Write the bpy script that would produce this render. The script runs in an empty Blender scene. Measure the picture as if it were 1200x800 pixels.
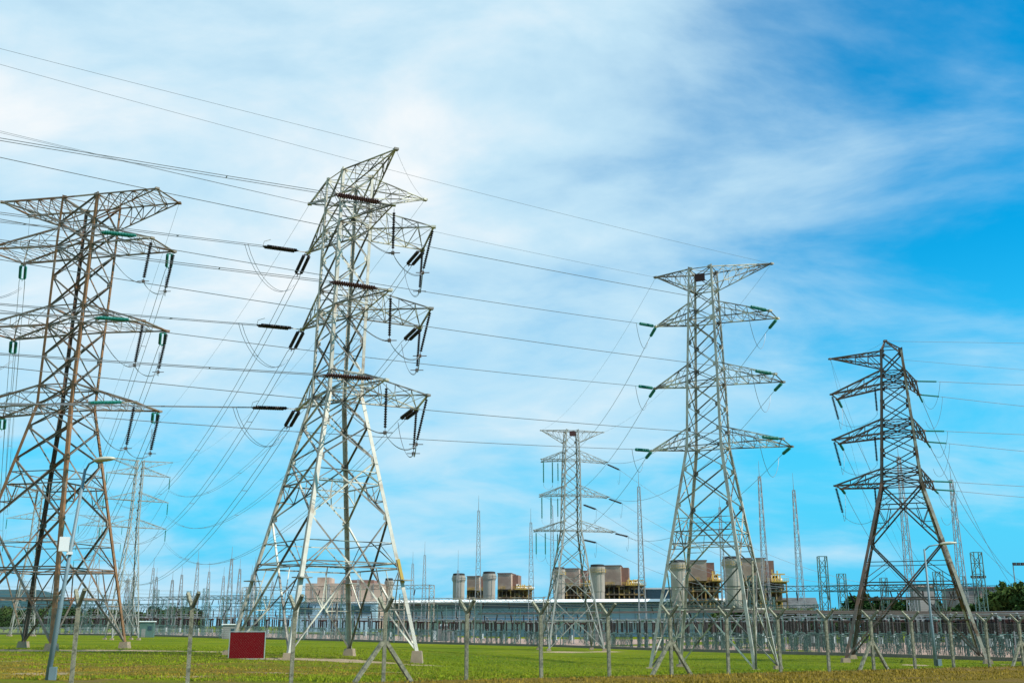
import bpy, math, random
import numpy as np
from mathutils import Vector, Matrix

random.seed(7)
SC = bpy.context.scene
COL = SC.collection
R = math.radians

# ------------------------------------------------------------------ camera
EYE = 2.2
FPX = 1250.0                       # focal length in pixels of a 1200 px wide picture
PITCH = math.atan(333 / 1250)
cam_d = bpy.data.cameras.new('camera')
cam = bpy.data.objects.new('camera', cam_d)
COL.objects.link(cam)
cam.location = (0, 0, EYE)
cam.rotation_euler = (math.pi / 2 + PITCH, 0, 0)
cam_d.sensor_width = 36
cam_d.lens = 36 * FPX / 1200
cam_d.clip_start = .5
cam_d.clip_end = 12000
SC.camera = cam

# ------------------------------------------------------------------ sun, sky, exposure
SUN_EL, SUN_AZ = R(44), R(109)     # azimuth clockwise from +Y
sun_d = bpy.data.lights.new('sun', 'SUN')
sun_d.energy = 5.0
sun_d.angle = R(.5)
sun_d.color = (1, .95, .87)
sun = bpy.data.objects.new('sun', sun_d)
COL.objects.link(sun)
to_sun = Vector((math.sin(SUN_AZ) * math.cos(SUN_EL), math.cos(SUN_AZ) * math.cos(SUN_EL), math.sin(SUN_EL)))
sun.rotation_euler = to_sun.to_track_quat('Z', 'Y').to_euler()
sun.location = to_sun * 200

SC.view_settings.view_transform = 'Standard'
SC.view_settings.look = 'None'
SC.view_settings.exposure = .2
SC.view_settings.gamma = 1
SC.view_settings.use_curve_mapping = False

world = bpy.data.worlds.new('World')
SC.world = world
world.use_nodes = True


class NT:
    """small helper round a node tree"""
    def __init__(s, tree):
        s.t = tree
        s.n = tree.nodes
    def new(s, kind, **kw):
        nd = s.n.new(kind)
        for k, v in kw.items():
            setattr(nd, k, v)
        return nd
    def put(s, sock, v):
        if hasattr(v, 'is_output'):
            s.t.links.new(v, sock)
        else:
            sock.default_value = v
    def math(s, op, a, b=0.0, c=0.0, clamp=False):
        m = s.new('ShaderNodeMath', operation=op, use_clamp=clamp)
        s.put(m.inputs[0], a); s.put(m.inputs[1], b); s.put(m.inputs[2], c)
        return m.outputs[0]
    def mix(s, f, a, b, mode='MIX'):
        m = s.new('ShaderNodeMix', data_type='RGBA', blend_type=mode)
        s.put(m.inputs[0], f); s.put(m.inputs[6], a); s.put(m.inputs[7], b)
        return m.outputs[2]
    def noise(s, vec, scale, detail=4.0, rough=.55, dist=0.0):
        m = s.new('ShaderNodeTexNoise')
        if vec is not None:
            s.put(m.inputs['Vector'], vec)
        m.inputs['Scale'].default_value = scale
        m.inputs['Detail'].default_value = detail
        m.inputs['Roughness'].default_value = rough
        m.inputs['Distortion'].default_value = dist
        return m.outputs[0]
    def maprange(s, v, a, b, c=0.0, d=1.0, smooth=True):
        m = s.new('ShaderNodeMapRange', interpolation_type='SMOOTHSTEP' if smooth else 'LINEAR')
        s.put(m.inputs[0], v)
        for i, x in enumerate((a, b, c, d)):
            m.inputs[1 + i].default_value = x
        return m.outputs[0]


def build_sky():
    t = NT(world.node_tree)
    t.n.clear()
    out = t.new('ShaderNodeOutputWorld')
    bg = t.new('ShaderNodeBackground')
    sky = t.new('ShaderNodeTexSky', sky_type='NISHITA')
    sky.sun_disc = False
    sky.sun_elevation = SUN_EL
    sky.sun_rotation = SUN_AZ
    sky.air_density = 1.0
    sky.dust_density = .6
    sky.ozone_density = 3.0
    hs = t.new('ShaderNodeHueSaturation')
    hs.inputs['Saturation'].default_value = 1.45
    hs.inputs['Value'].default_value = 1.15
    hs.inputs['Hue'].default_value = .487
    t.put(hs.inputs['Color'], sky.outputs[0])
    tc = t.new('ShaderNodeTexCoord')
    sp = t.new('ShaderNodeSeparateXYZ')
    t.put(sp.inputs[0], tc.outputs['Generated'])
    x, y, z = sp.outputs
    zz = t.math('ADD', t.math('MAXIMUM', z, 0), .3)
    cb = t.new('ShaderNodeCombineXYZ')
    t.put(cb.inputs[0], t.math('DIVIDE', x, zz))
    t.put(cb.inputs[1], t.math('DIVIDE', y, zz))
    mp = t.new('ShaderNodeMapping')
    mp.inputs['Rotation'].default_value = (0, 0, R(28))
    mp.inputs['Scale'].default_value = (1.0, 1.45, 1)
    mp.inputs['Location'].default_value = (7.3, 1.1, 3)
    t.put(mp.inputs[0], cb.outputs[0])
    big = t.noise(mp.outputs[0], .95, 5, .5, .15)
    fine = t.noise(mp.outputs[0], 2.6, 9, .57, .3)
    n = t.math('ADD', t.math('MULTIPLY', t.math('SUBTRACT', big, .10), .70), t.math('MULTIPLY', t.math('SUBTRACT', fine, .16), .66))
    bias = t.math('ADD', t.maprange(x, .02, .48, .03, -.20), t.maprange(x, -.30, -.06, .0, .03))     # thins out towards the east
    up = t.math('ADD', t.maprange(z, .06, .24, -.14, .05), t.math('MULTIPLY', t.maprange(z, .25, .0, 0, .12), t.maprange(x, .05, -.35, 0, 1)))                 # clear air low over the horizon
    dens = t.math('ADD', t.math('ADD', n, bias), up)
    cov = t.maprange(dens, .27, .66, 0, 1)
    thick = t.maprange(dens, .59, .84, 0, 1)
    white = t.mix(thick, (5.0, 7.1, 8.35, 1), (8.5, 8.7, 8.75, 1))
    # a pale band of moist air low down
    low = t.maprange(z, .02, .36, .95, 0)
    base = hs.outputs[0]
    mul = t.mix(1.0, base, (.04, 1.42, 1.42, 1), 'MULTIPLY')
    base = t.mix(low, mul, (.9, 5.3, 8.4, 1))
    fin = t.mix(t.math('MULTIPLY', cov, .97), base, white)
    t.put(bg.inputs[0], fin)
    bg.inputs[1].default_value = .1
    t.put(out.inputs[0], bg.outputs[0])


build_sky()

# ------------------------------------------------------------------ geometry helpers
CP, SP = math.cos(PITCH), math.sin(PITCH)


def ray(px, py):
    x, y = (px - 600) / FPX, (400 - py) / FPX
    return Vector((x, CP - y * SP, SP + y * CP))


def at_z(px, py, z):
    d = ray(px, py)
    return d * ((z - EYE) / d.z) + Vector((0, 0, EYE))


def at_Y(px, py, Y):
    d = ray(px, py)
    return d * (Y / d.y) + Vector((0, 0, EYE))


def sstep(a, b, v):
    t = np.clip((v - a) / (b - a), 0, 1)
    return t * t * (3 - 2 * t)


_YX = np.array([-400, -130, -100, -33, -17, 9, 24, 39, 45, 400.])
_YZ = np.array([-.1, -.2, -.3, -1.2, -1.5, -1.8, -1.8, -1.7, -1.6, -1.6])


def terrain(X, Y):
    X = np.asarray(X, float); Y = np.asarray(Y, float)
    zn = np.clip(.27 - .0095 * (X + 5), -.15, .42)
    zm = -.6 - np.tanh(X / 14)
    zy = np.interp(X, _YX, _YZ)
    q = Y - (32 + (X + 12.6) * .733)
    z = zn + (zm - zn) * sstep(1.5, 30, q)
    z = z + (zy - z) * sstep(100, 165, Y)
    # a low lip just outside the fence
    z = z + .10 * np.exp(-((q + .9) / 1.2) ** 2)
    return z


def gz(x, y):
    return float(terrain(x, y))


def ground_pt(px, Y, up=0.0):
    X = (px - 600) * CP / FPX * Y          # column at eye level
    return Vector((X, Y, gz(X, Y) + up))


class MB:
    def __init__(s):
        s.v, s.f = [], []
    def add(s, vs, fs):
        o = len(s.v)
        s.v.extend([tuple(p) for p in vs])
        s.f.extend([tuple(i + o for i in f) for f in fs])
    def box(s, c, size, ang=0.0, taper=1.0):
        hx, hy, hz = (a / 2 for a in size)
        ca, sa = math.cos(ang), math.sin(ang)
        vs = []
        for dz in (-1, 1):
            k = 1 if dz < 0 else taper
            for dx, dy in ((-1, -1), (1, -1), (1, 1), (-1, 1)):
                x, y = dx * hx * k, dy * hy * k
                vs.append((c[0] + x * ca - y * sa, c[1] + x * sa + y * ca, c[2] + dz * hz))
        s.add(vs, [(3, 2, 1, 0), (4, 5, 6, 7), (0, 1, 5, 4), (1, 2, 6, 5), (2, 3, 7, 6), (3, 0, 4, 7)])
    def frame(s, p, q, u=None):
        p, q = Vector(p), Vector(q)
        a = (q - p).normalized()
        if u is None:
            u = Vector((0, 0, 1)) if abs(a.z) < .9 else Vector((1, .3, 0))
        u = Vector(u)
        u = (u - a * u.dot(a)).normalized()
        return p, q, u, a.cross(u)
    def angle(s, p, q, w, t=None, u=None, v=None):
        """steel angle section from p to q"""
        p, q, uu, vv = s.frame(p, q, u)
        if v is not None and vv.dot(Vector(v)) < 0:
            vv = -vv
        t = t or max(.014, w * .13)
        prof = ((0, 0), (w, 0), (w, t), (t, t), (t, w), (0, w))
        vs = [p + uu * (a - w * .3) + vv * (b - w * .3) for a, b in prof] + [q + uu * (a - w * .3) + vv * (b - w * .3) for a, b in prof]
        s.add(vs, [(i, (i + 1) % 6, 6 + (i + 1) % 6, 6 + i) for i in range(6)] + [(0, 3, 2, 1), (0, 5, 4, 3), (6, 7, 8, 9), (6, 9, 10, 11)])
    def bar(s, p, q, w, h=None):
        p, q, u, v = s.frame(p, q)
        h = h or w
        vs = []
        for e in (p, q):
            for a, b in ((-1, -1), (1, -1), (1, 1), (-1, 1)):
                vs.append(e + v * (a * w / 2) + u * (b * h / 2))
        s.add(vs, [(0, 1, 5, 4), (1, 2, 6, 5), (2, 3, 7, 6), (3, 0, 4, 7), (3, 2, 1, 0), (4, 5, 6, 7)])
    def tube(s, pts, r, n=5, cap=True):
        pts = [Vector(p) for p in pts]
        rs = r if isinstance(r, (list, tuple)) else [r] * len(pts)
        vs = []
        ref = None
        for i, p in enumerate(pts):
            d = (pts[min(i + 1, len(pts) - 1)] - pts[max(i - 1, 0)]).normalized()
            if ref is None:
                ref = Vector((0, 0, 1)) if abs(d.z) < .9 else Vector((1, 0, 0))
            u = (ref - d * ref.dot(d)).normalized()
            ref = u
            v = d.cross(u)
            for k in range(n):
                a = 2 * math.pi * k / n
                vs.append(p + (u * math.cos(a) + v * math.sin(a)) * rs[i])
        fs = []
        for i in range(len(pts) - 1):
            for k in range(n):
                fs.append((i * n + k, i * n + (k + 1) % n, (i + 1) * n + (k + 1) % n, (i + 1) * n + k))
        if cap:
            fs.append(tuple(range(n - 1, -1, -1)))
            fs.append(tuple((len(pts) - 1) * n + k for k in range(n)))
        s.add(vs, fs)
    def lathe(s, p, q, prof, n=8):
        """profile of (t along p-q in metres, radius)"""
        p, q, u, v = s.frame(p, q)
        a = (q - p).normalized()
        vs = []
        for t, r in prof:
            for k in range(n):
                an = 2 * math.pi * k / n
                vs.append(p + a * t + (u * math.cos(an) + v * math.sin(an)) * r)
        m = len(prof)
        fs = [(i * n + k, i * n + (k + 1) % n, (i + 1) * n + (k + 1) % n, (i + 1) * n + k) for i in range(m - 1) for k in range(n)]
        fs += [tuple(range(n - 1, -1, -1)), tuple((m - 1) * n + k for k in range(n))]
        s.add(vs, fs)
    def prism(s, poly, z0, z1):
        n = len(poly)
        vs = [(x, y, z0) for x, y in poly] + [(x, y, z1) for x, y in poly]
        s.add(vs, [(i, (i + 1) % n, n + (i + 1) % n, n + i) for i in range(n)] + [tuple(range(n - 1, -1, -1)), tuple(range(n, 2 * n))])
    def mesh(s, name, mat, off=(0, 0, 0), smooth=False):
        me = bpy.data.meshes.new(name)
        ox, oy, oz = off
        me.from_pydata([(x - ox, y - oy, z - oz) for x, y, z in s.v], [], s.f)
        me.materials.append(mat)
        if smooth:
            me.shade_smooth()
        me.update()
        return me
    def build(s, name, mat, parent=None, smooth=False):
        """one object; its vertices were written in world space (the parent is an unrotated Empty at its own location)"""
        off = (0, 0, 0)
        p = parent
        while p is not None:
            off = tuple(a + b for a, b in zip(off, p.location))
            p = p.parent
        if parent is None and s.v:
            a = np.array(s.v)
            off = tuple(float(t) for t in ((a[:, 0].min() + a[:, 0].max()) / 2, (a[:, 1].min() + a[:, 1].max()) / 2, a[:, 2].min()))
        o = bpy.data.objects.new(name, s.mesh(name, mat, off, smooth))
        COL.objects.link(o)
        if parent is not None:
            o.parent = parent
        else:
            o.location = off
        return o


def tag(o, label, cat, group=None, kind=None):
    if label: o['label'] = label
    if cat: o['category'] = cat
    if group: o['group'] = group
    if kind: o['kind'] = kind
    return o


def thing(name, loc, label, cat, group=None):
    o = bpy.data.objects.new(name, None)
    o.empty_display_size = .5
    COL.objects.link(o)
    o.location = loc
    return tag(o, label, cat, group)


def kids(o):
    return [c for c in bpy.data.objects if c.parent == o]


def copy_tree(o, loc, rz=0.0, label=None, group=None, children=None, scale=None):
    c = o.copy()
    COL.objects.link(c)
    c.location = loc
    c.rotation_euler = (0, 0, rz)
    if scale: c.scale = scale
    if label: c['label'] = label
    if group: c['group'] = group
    for ch in (children if children is not None else kids(o)):
        d = ch.copy()
        COL.objects.link(d)
        d.parent = c
    return c


def structure(o):
    o['kind'] = 'structure'
    return o


# ------------------------------------------------------------------ materials
def material(name, col, rough=.6, metal=0.0, var=.15, scale=2.0, col2=None, f2=(.45, .65), scale2=.8, bump=0.0, spec=.4, ribs=None, coord='Object'):
    m = bpy.data.materials.new(name)
    m.use_nodes = True
    t = NT(m.node_tree)
    b = t.n['Principled BSDF']
    tc = t.new('ShaderNodeTexCoord')
    vec = tc.outputs[coord]
    n = t.noise(vec, scale, 5, .6)
    k = t.maprange(n, .25, .75, 1 - var, 1 + var, smooth=False)
    c = (*col, 1)
    if col2 is not None:
        n2 = t.noise(vec, scale2, 7, .62, .4)
        c = t.mix(t.maprange(n2, *f2), c, (*col2, 1))
    sc = t.new('ShaderNodeVectorMath', operation='SCALE')
    t.put(sc.inputs[0], c if hasattr(c, 'is_output') else c[:3])
    t.put(sc.inputs['Scale'], k)
    t.put(b.inputs['Base Color'], sc.outputs[0])
    t.put(b.inputs['Roughness'], t.maprange(n, .2, .8, rough - .1, min(1, rough + .1), smooth=False))
    b.inputs['Metallic'].default_value = metal
    b.inputs['Specular IOR Level'].default_value = spec
    h = None
    if ribs:
        w = t.new('ShaderNodeTexWave', wave_type='BANDS', bands_direction=ribs[0], wave_profile='SIN')
        w.inputs['Scale'].default_value = ribs[1]
        t.put(w.inputs['Vector'], vec)
        h = w.outputs['Fac']
    elif bump:
        h = t.noise(vec, scale * 6, 4, .6)
    if h is not None:
        bp = t.new('ShaderNodeBump')
        bp.inputs['Strength'].default_value = bump or .4
        bp.inputs['Distance'].default_value = .06
        t.put(bp.inputs['Height'], h)
        t.put(b.inputs['Normal'], bp.outputs[0])
    return m


M = {}
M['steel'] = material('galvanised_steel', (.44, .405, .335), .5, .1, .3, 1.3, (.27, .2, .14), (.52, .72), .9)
M['steel_brace'] = material('lit_and_shaded_steel', (.17, .15, .125), .55, .1, .5, .5, (.52, .48, .39), (.47, .56), .45)  # shaded undersides and sunlit members of the braces put into the tones
M['steel_far'] = material('weathered_steel', (.3, .29, .255), .55, .1, .25, 1.0, (.2, .19, .17), (.5, .7), .6)
M['steel_dark'] = material('brown_and_shaded_steel', (.1, .083, .07), .6, .1, .4, 1.2, (.13, .07, .045), (.42, .62), .7)  # dull brown steel that also paints shade onto some legs
M['rust'] = material('rusty_steel', (.23, .115, .05), .75, .1, .35, 1.5, (.36, .3, .24), (.55, .75), .5)
M['rust_brace'] = material('brown_weathered_steel', (.21, .17, .13), .6, .1, .4, 1.0, (.2, .1, .05), (.48, .62), .5)
M['rust_mix'] = material('rust_streaked_steel', (.45, .39, .3), .6, .1, .3, 1.3, (.2, .1, .05), (.47, .62), .5)
M['mast'] = material('mast_steel', (.26, .27, .27), .5, .25, .2, 1.0)
M['green_steel'] = material('grey_green_support', (.075, .145, .125), .6, .05, .3, .9, (.13, .135, .115), (.55, .75), .5)
M['concrete'] = material('concrete', (.32, .23, .15), .9, 0, .2, 2.5, (.25, .23, .17), (.5, .72), 1.2, .35)
M['post'] = material('shade_mottled_concrete', (.27, .25, .17), .9, 0, .4, 9, (.13, .13, .085), (.46, .62), 6, .4)  # dark mottling paints the wire mesh's shadows onto the concrete
M['brown_ins'] = material('brown_porcelain', (.016, .010, .009), .5, 0, .2, 4, spec=.25)
M['red_ins'] = material('red_brown_porcelain', (.055, .02, .016), .5, 0, .2, 4, spec=.25)
M['green_ins'] = material('green_glass', (.012, .19, .145), .5, 0, .2, 4, spec=.25)
M['wire'] = material('aluminium_conductor', (.2, .21, .22), .5, .4, .1, 3)
M['red_board'] = material('maroon_board', (.17, .002, .006), .8, 0, .12, 1.2, spec=.05)
M['white'] = material('white_paint', (.74, .73, .7), .5, 0, .07, 1, (.55, .53, .48), (.62, .8), .7)
M['lamp_pole'] = material('grey_blue_pole', (.15, .21, .23), .55, .1, .15, 2)
M['lamp_head'] = material('lamp_housing', (.5, .47, .36), .5, .1, .1, 3)
M['stack'] = material('pale_stack', (.34, .3, .25), .75, 0, .15, .25, (.25, .21, .17), (.5, .75), .12)
M['dark'] = material('dark_opening', (.03, .03, .03), .8, 0, .2, 1)
M['clad'] = material('beige_cladding', (.44, .315, .24), .7, 0, .15, .25, (.3, .2, .155), (.45, .7), .15, .5, ribs=('X', .8))
M['clad_red'] = material('red_brown_cladding', (.24, .13, .1), .7, 0, .15, .3, (.14, .075, .065), (.5, .7), .2, .4, ribs=('X', .8))
M['yellow'] = material('yellow_paint', (.52, .34, .07), .5, 0, .15, 1.5)
M['frame_dark'] = material('dark_ochre_frame', (.08, .06, .04), .8, 0, .4, .6, (.36, .23, .07), (.45, .6), .35)  # dark brown with ochre patches
M['hall_wall'] = material('blue_grey_panel', (.28, .42, .5), .4, 0, .1, .1, (.34, .48, .54), (.45, .65), .06, .3, ribs=('X', .5))
M['hall_light'] = material('pale_panel', (.5, .56, .57), .5, 0, .1, .2)
M['hall_roof'] = material('grey_roof', (.11, .11, .105), .8, 0, .3, .3, (.06, .058, .055), (.45, .6), .25)
M['glass'] = material('dark_glass', (.03, .06, .08), .12, 0, .3, .4, spec=.8)
M['fascia'] = material('white_fascia', (.85, .85, .83), .5, 0, .05, .5)
M['pink'] = material('faded_pink_pipe', (.3, .2, .165), .7, .1, .2, .5, (.27, .15, .11), (.5, .7), .4)
M['bark'] = material('bark', (.1, .075, .05), .95, 0, .3, 3)
M['blue'] = material('blue_sheet', (.05, .25, .5), .5, 0, .1, 1)
M['grey_wall'] = material('weathered_grey_wall', (.24, .235, .22), .85, 0, .15, .2, (.16, .15, .14), (.45, .65), .15, .3, ribs=('Z', .7))
M['fence_wire'] = material('galvanised_wire', (.07, .075, .05), .7, .1, .1, 5)
M['palisade'] = material('pale_palisade', (.42, .46, .45), .55, .2, .15, .5)


def leaf_mat(name, a, b):
    m = bpy.data.materials.new(name)
    m.use_nodes = True
    t = NT(m.node_tree)
    bs = t.n['Principled BSDF']
    g = t.new('ShaderNodeNewGeometry')
    tc = t.new('ShaderNodeTexCoord')
    n = t.noise(tc.outputs['Object'], .8, 3)
    k = t.math('ADD', t.math('MULTIPLY', g.outputs['Random Per Island'], .6), t.math('MULTIPLY', n, .4))
    t.put(bs.inputs['Base Color'], t.mix(k, (*a, 1), (*b, 1)))
    bs.inputs['Roughness'].default_value = .7
    if 'blades' in name:
        t.n['Noise Texture'].inputs['Scale'].default_value = .12
    bs.inputs['Specular IOR Level'].default_value = .04
    return m


M['leaf'] = leaf_mat('dark_leaves', (.012, .035, .01), (.05, .1, .025))
M['leaf2'] = leaf_mat('olive_leaves', (.03, .055, .012), (.085, .125, .03))
M['blade'] = leaf_mat('grass_blades', (.1, .165, .004), (.29, .31, .012))
M['blade_dry'] = leaf_mat('dry_grass_blades', (.2, .135, .012), (.38, .255, .04))

# ------------------------------------------------------------------ ground
# strips of bare sand under the towers, worn patches; (x, y, half length, half width, angle, strength)
SAND = [(-36, 85.0, 12, 3.2, .0, 1), (-50, 85.5, 9, 3.0, 0, 1), (-24, 84, 5, 2.0, .1, .6), (-11.0, 71.2, 4.4, 2.6, -.05, 1), (-15.8, 70.2, 2.4, 1.8, 0, .8), (-6.0, 71.0, 2.4, 1.5, 0, .6),
        (-25.5, 43.5, 1.2, .8, .1, 1), (-19, 45.5, 2.2, 1.6, 0, .55), (-13, 44, 2.0, 1.4, 0, .5), (-10, 50, 2.4, 1.5, 0, .5), (8.5, 176, 6, 6, 0, .8), (15, 178, 4, 5, 0, .8),
        (34, 97, 2.6, 2.4, 0, .6), (40.5, 112, 1.4, 3, 0, .8), (51, 113, 1.6, 3, 0, .8), (22, 90, 1.4, 2, 0, .5), (-5, 56, 3.0, 2.0, .1, .5), (-28, 60, 3, 2.5, 0, .4)]


def build_ground():
    def axis(lo, hi, step, far_lo, far_hi):
        a = list(np.arange(lo, hi + 1e-6, step))
        s, x = step, hi
        while x < far_hi:
            s *= 1.12; x += s; a.append(x)
        s, x = step, lo
        while x > far_lo:
            s *= 1.12; x -= s; a.insert(0, x)
        return np.array(a)
    xs = axis(-62, 66, .45, -5000, 5000)
    ys = axis(24, 120, .4, -200, 6500)
    X, Y = np.meshgrid(xs, ys)
    Z = terrain(X, Y)
    rng = np.random.default_rng(3)
    near = (Y < 130)
    Z = Z + near * (.03 * np.sin(X * .9 + 1.3 * np.sin(Y * .5)) * np.sin(Y * 1.1 + X * .35) + rng.normal(0, .012, X.shape))
    nv = X.size
    co = np.stack([X, Y, Z], -1).reshape(-1, 3)
    ny, nx = X.shape
    i = np.arange(nv).reshape(ny, nx)
    q = np.stack([i[:-1, :-1], i[:-1, 1:], i[1:, 1:], i[1:, :-1]], -1).reshape(-1, 4)
    me = bpy.data.meshes.new('ground')
    me.vertices.add(nv); me.vertices.foreach_set('co', co.ravel())
    me.loops.add(q.size); me.loops.foreach_set('vertex_index', q.ravel())
    me.polygons.add(len(q)); me.polygons.foreach_set('loop_start', np.arange(0, q.size, 4))
    me.polygons.foreach_set('loop_total', np.full(len(q), 4))
    me.update(); me.validate()
    me.shade_smooth()
    sand = np.zeros(X.shape)
    for x, y, a, b, an, k in SAND:
        dx, dy = X - x, Y - y
        u = dx * math.cos(an) + dy * math.sin(an)
        w = -dx * math.sin(an) + dy * math.cos(an)
        sand = np.maximum(sand, k * np.clip(1.35 - np.sqrt((u / a) ** 2 + (w / b) ** 2), 0, 1))
    qf = Y - (32 + (X + 12.6) * .733)
    # worn, drier turf outside and along the fence, fading inwards; greener towards the yard
    dry = np.where(qf < .5, 1.0, np.clip(1 - (qf - .5) / 1.6, 0, 1))
    dry = np.maximum(dry, .62 * np.exp(-((Y - 52) / 12.) ** 2) * sstep(8, -12, X))
    dry = np.maximum(dry, .5 * sstep(88, 76, Y) * sstep(0, -10, X))
    for nm, arr in (('sand', sand), ('dry', dry)):
        at = me.attributes.new(nm, 'FLOAT', 'POINT')
        at.data.foreach_set('value', arr.ravel().astype(np.float32))
    m = bpy.data.materials.new('turf')
    m.use_nodes = True
    t = NT(m.node_tree)
    b = t.n['Principled BSDF']
    tc = t.new('ShaderNodeTexCoord')
    v = tc.outputs['Object']
    a1 = t.new('ShaderNodeAttribute', attribute_name='sand')
    a2 = t.new('ShaderNodeAttribute', attribute_name='dry')
    big = t.noise(v, .06, 5, .6, .5)
    mid = t.noise(v, .45, 6, .65, .3)
    fin = t.noise(v, 5, 5, .7)
    vf = t.noise(v, 22, 3, .7)
    green = t.mix(t.maprange(big, .35, .65), (.12, .175, .005, 1), (.25, .27, .008, 1))
    green = t.mix(t.maprange(fin, .3, .72), green, (.08, .125, .005, 1))
    dryc = t.mix(t.maprange(fin, .3, .7), (.21, .14, .028, 1), (.13, .095, .018, 1))
    dryc = t.mix(t.maprange(mid, .5, .7), dryc, (.2, .125, .055, 1))
    fd = t.maprange(t.math('ADD', t.math('MULTIPLY', a2.outputs['Fac'], 1.0), t.math('MULTIPLY', t.math('SUBTRACT', mid, .5), 1.1)), .25, .75)
    pale = t.noise(v, .13, 6, .65, .8)
    green = t.mix(t.maprange(pale, .5, .68, 0, .75), green, (.2, .2, .02, 1))
    c = t.mix(fd, green, dryc)
    sandc = t.mix(t.maprange(fin, .3, .7), (.5, .38, .25, 1), (.36, .24, .15, 1))
    fs = t.maprange(t.math('ADD', a1.outputs['Fac'], t.math('MULTIPLY', t.math('SUBTRACT', t.math('ADD', mid, vf), 1.0), .9)), .35, .6)
    c = t.mix(fs, c, sandc)
    c = t.mix(t.maprange(vf, .35, .75, 0, .5), c, t.mix(.5, c, (.02, .03, .005, 1)))
    t.put(b.inputs['Base Color'], c)
    b.inputs['Roughness'].default_value = .95
    b.inputs['Specular IOR Level'].default_value = .02
    bp = t.new('ShaderNodeBump')
    bp.inputs['Strength'].default_value = .8
    bp.inputs['Distance'].default_value = .12
    t.put(bp.inputs['Height'], t.math('ADD', fin, vf))
    t.put(b.inputs['Normal'], bp.outputs[0])
    me.materials.append(m)
    o = bpy.data.objects.new('ground', me)
    COL.objects.link(o)
    structure(o)


build_ground()


def build_grass():
    rng = np.random.default_rng(11)
    def tuft(name, mat, X, Y, hmin, hmax, w, label):
        n = len(X)
        Z = terrain(X, Y) - .02
        h = rng.uniform(hmin, hmax, n)
        a = rng.uniform(0, math.pi, n)
        lean = rng.normal(0, .35, (n, 2)) * h[:, None]
        ww = rng.uniform(.6, 1.3, n) * w
        dx, dy = np.cos(a) * ww, np.sin(a) * ww
        p0 = np.stack([X - dx, Y - dy, Z], -1)
        p1 = np.stack([X + dx, Y + dy, Z], -1)
        p2 = np.stack([X + lean[:, 0], Y + lean[:, 1], Z + h], -1)
        co = np.stack([p0, p1, p2], 1).reshape(-1, 3)
        me = bpy.data.meshes.new(name)
        me.vertices.add(n * 3); me.vertices.foreach_set('co', co.ravel())
        me.loops.add(n * 3); me.loops.foreach_set('vertex_index', np.arange(n * 3))
        me.polygons.add(n); me.polygons.foreach_set('loop_start', np.arange(0, n * 3, 3)); me.polygons.foreach_set('loop_total', np.full(n, 3))
        me.update()
        me.materials.append(mat)
        o = bpy.data.objects.new(name, me)
        COL.objects.link(o)
        tag(o, label, 'grass', kind='stuff')
    # density by screen share: sample distance so that near rows get more
    ph = rng.uniform(0, 6.28, 40); fr = rng.normal(0, 1, (40, 2)) * np.concatenate([np.full(12, .25), np.full(14, .7), np.full(14, 1.8)])[:, None]
    am = np.concatenate([np.full(12, .5), np.full(14, .4), np.full(14, .3)])
    def patch(X, Y):
        v = np.zeros(len(X))
        for k in range(40):
            v += am[k] * np.sin(fr[k, 0] * X + fr[k, 1] * Y + ph[k])
        return v / 2.2
    n = 170000
    Y = 40 / (1 - rng.uniform(0, 1, n) * .74)
    X = (rng.uniform(-.5, .5, n)) * Y
    q = Y - (32 + (X + 12.6) * .733)
    ok = (q > .4)
    for x, y, a, b, an, k in SAND:
        ok &= ((((X - x) / a) ** 2 + ((Y - y) / b) ** 2) > 1.2) | (rng.uniform(0, 1, n) < 1 - .97 * k)
    X, Y, q = X[ok], Y[ok], q[ok]
    d = patch(X, Y) + rng.normal(0, .35, len(X)) + 1.3 * np.exp(-((Y - 48) / 13.) ** 2) * sstep(10, -8, X) + .9 * np.clip(1 - q / 3, 0, 1) + .55 * sstep(80, 68, Y) * sstep(2, -9, X) - .85
    dry = d > 0
    tuft('grass', M['blade'], X[~dry], Y[~dry], .05, .13, .035, 'short green grass growing inside the chain link fence')
    keep = dry & (rng.uniform(0, 1, len(X)) < .7)
    tuft('dry_turf', M['blade_dry'], X[keep], Y[keep], .03, .09, .035, 'yellowing dry patches of grass between the fence and the pylons')
    n = 60000
    Y = rng.uniform(34, 64, n)
    X = rng.uniform(-.5, .5, n) * Y
    q = Y - (32 + (X + 12.6) * .733)
    ok = (q < 1.0) & (q > -9)
    tuft('dry_grass', M['blade_dry'], X[ok], Y[ok], .04, .13, .03, 'dry yellow brown grass on the bank outside the fence')


build_grass()

# yard of the switch station: gravel sheet with a kerb; two straight sides meeting at a corner
CORNER = Vector((9, 220, 0))
DR = Vector((.44, -.898, 0)).normalized()      # along the nearer side (towards the right)
NR = Vector((.898, .44, 0)).normalized()       # inwards from it
DL = Vector((-.834, .552, 0)).normalized()
NL = Vector((.552, .834, 0)).normalized()


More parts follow.
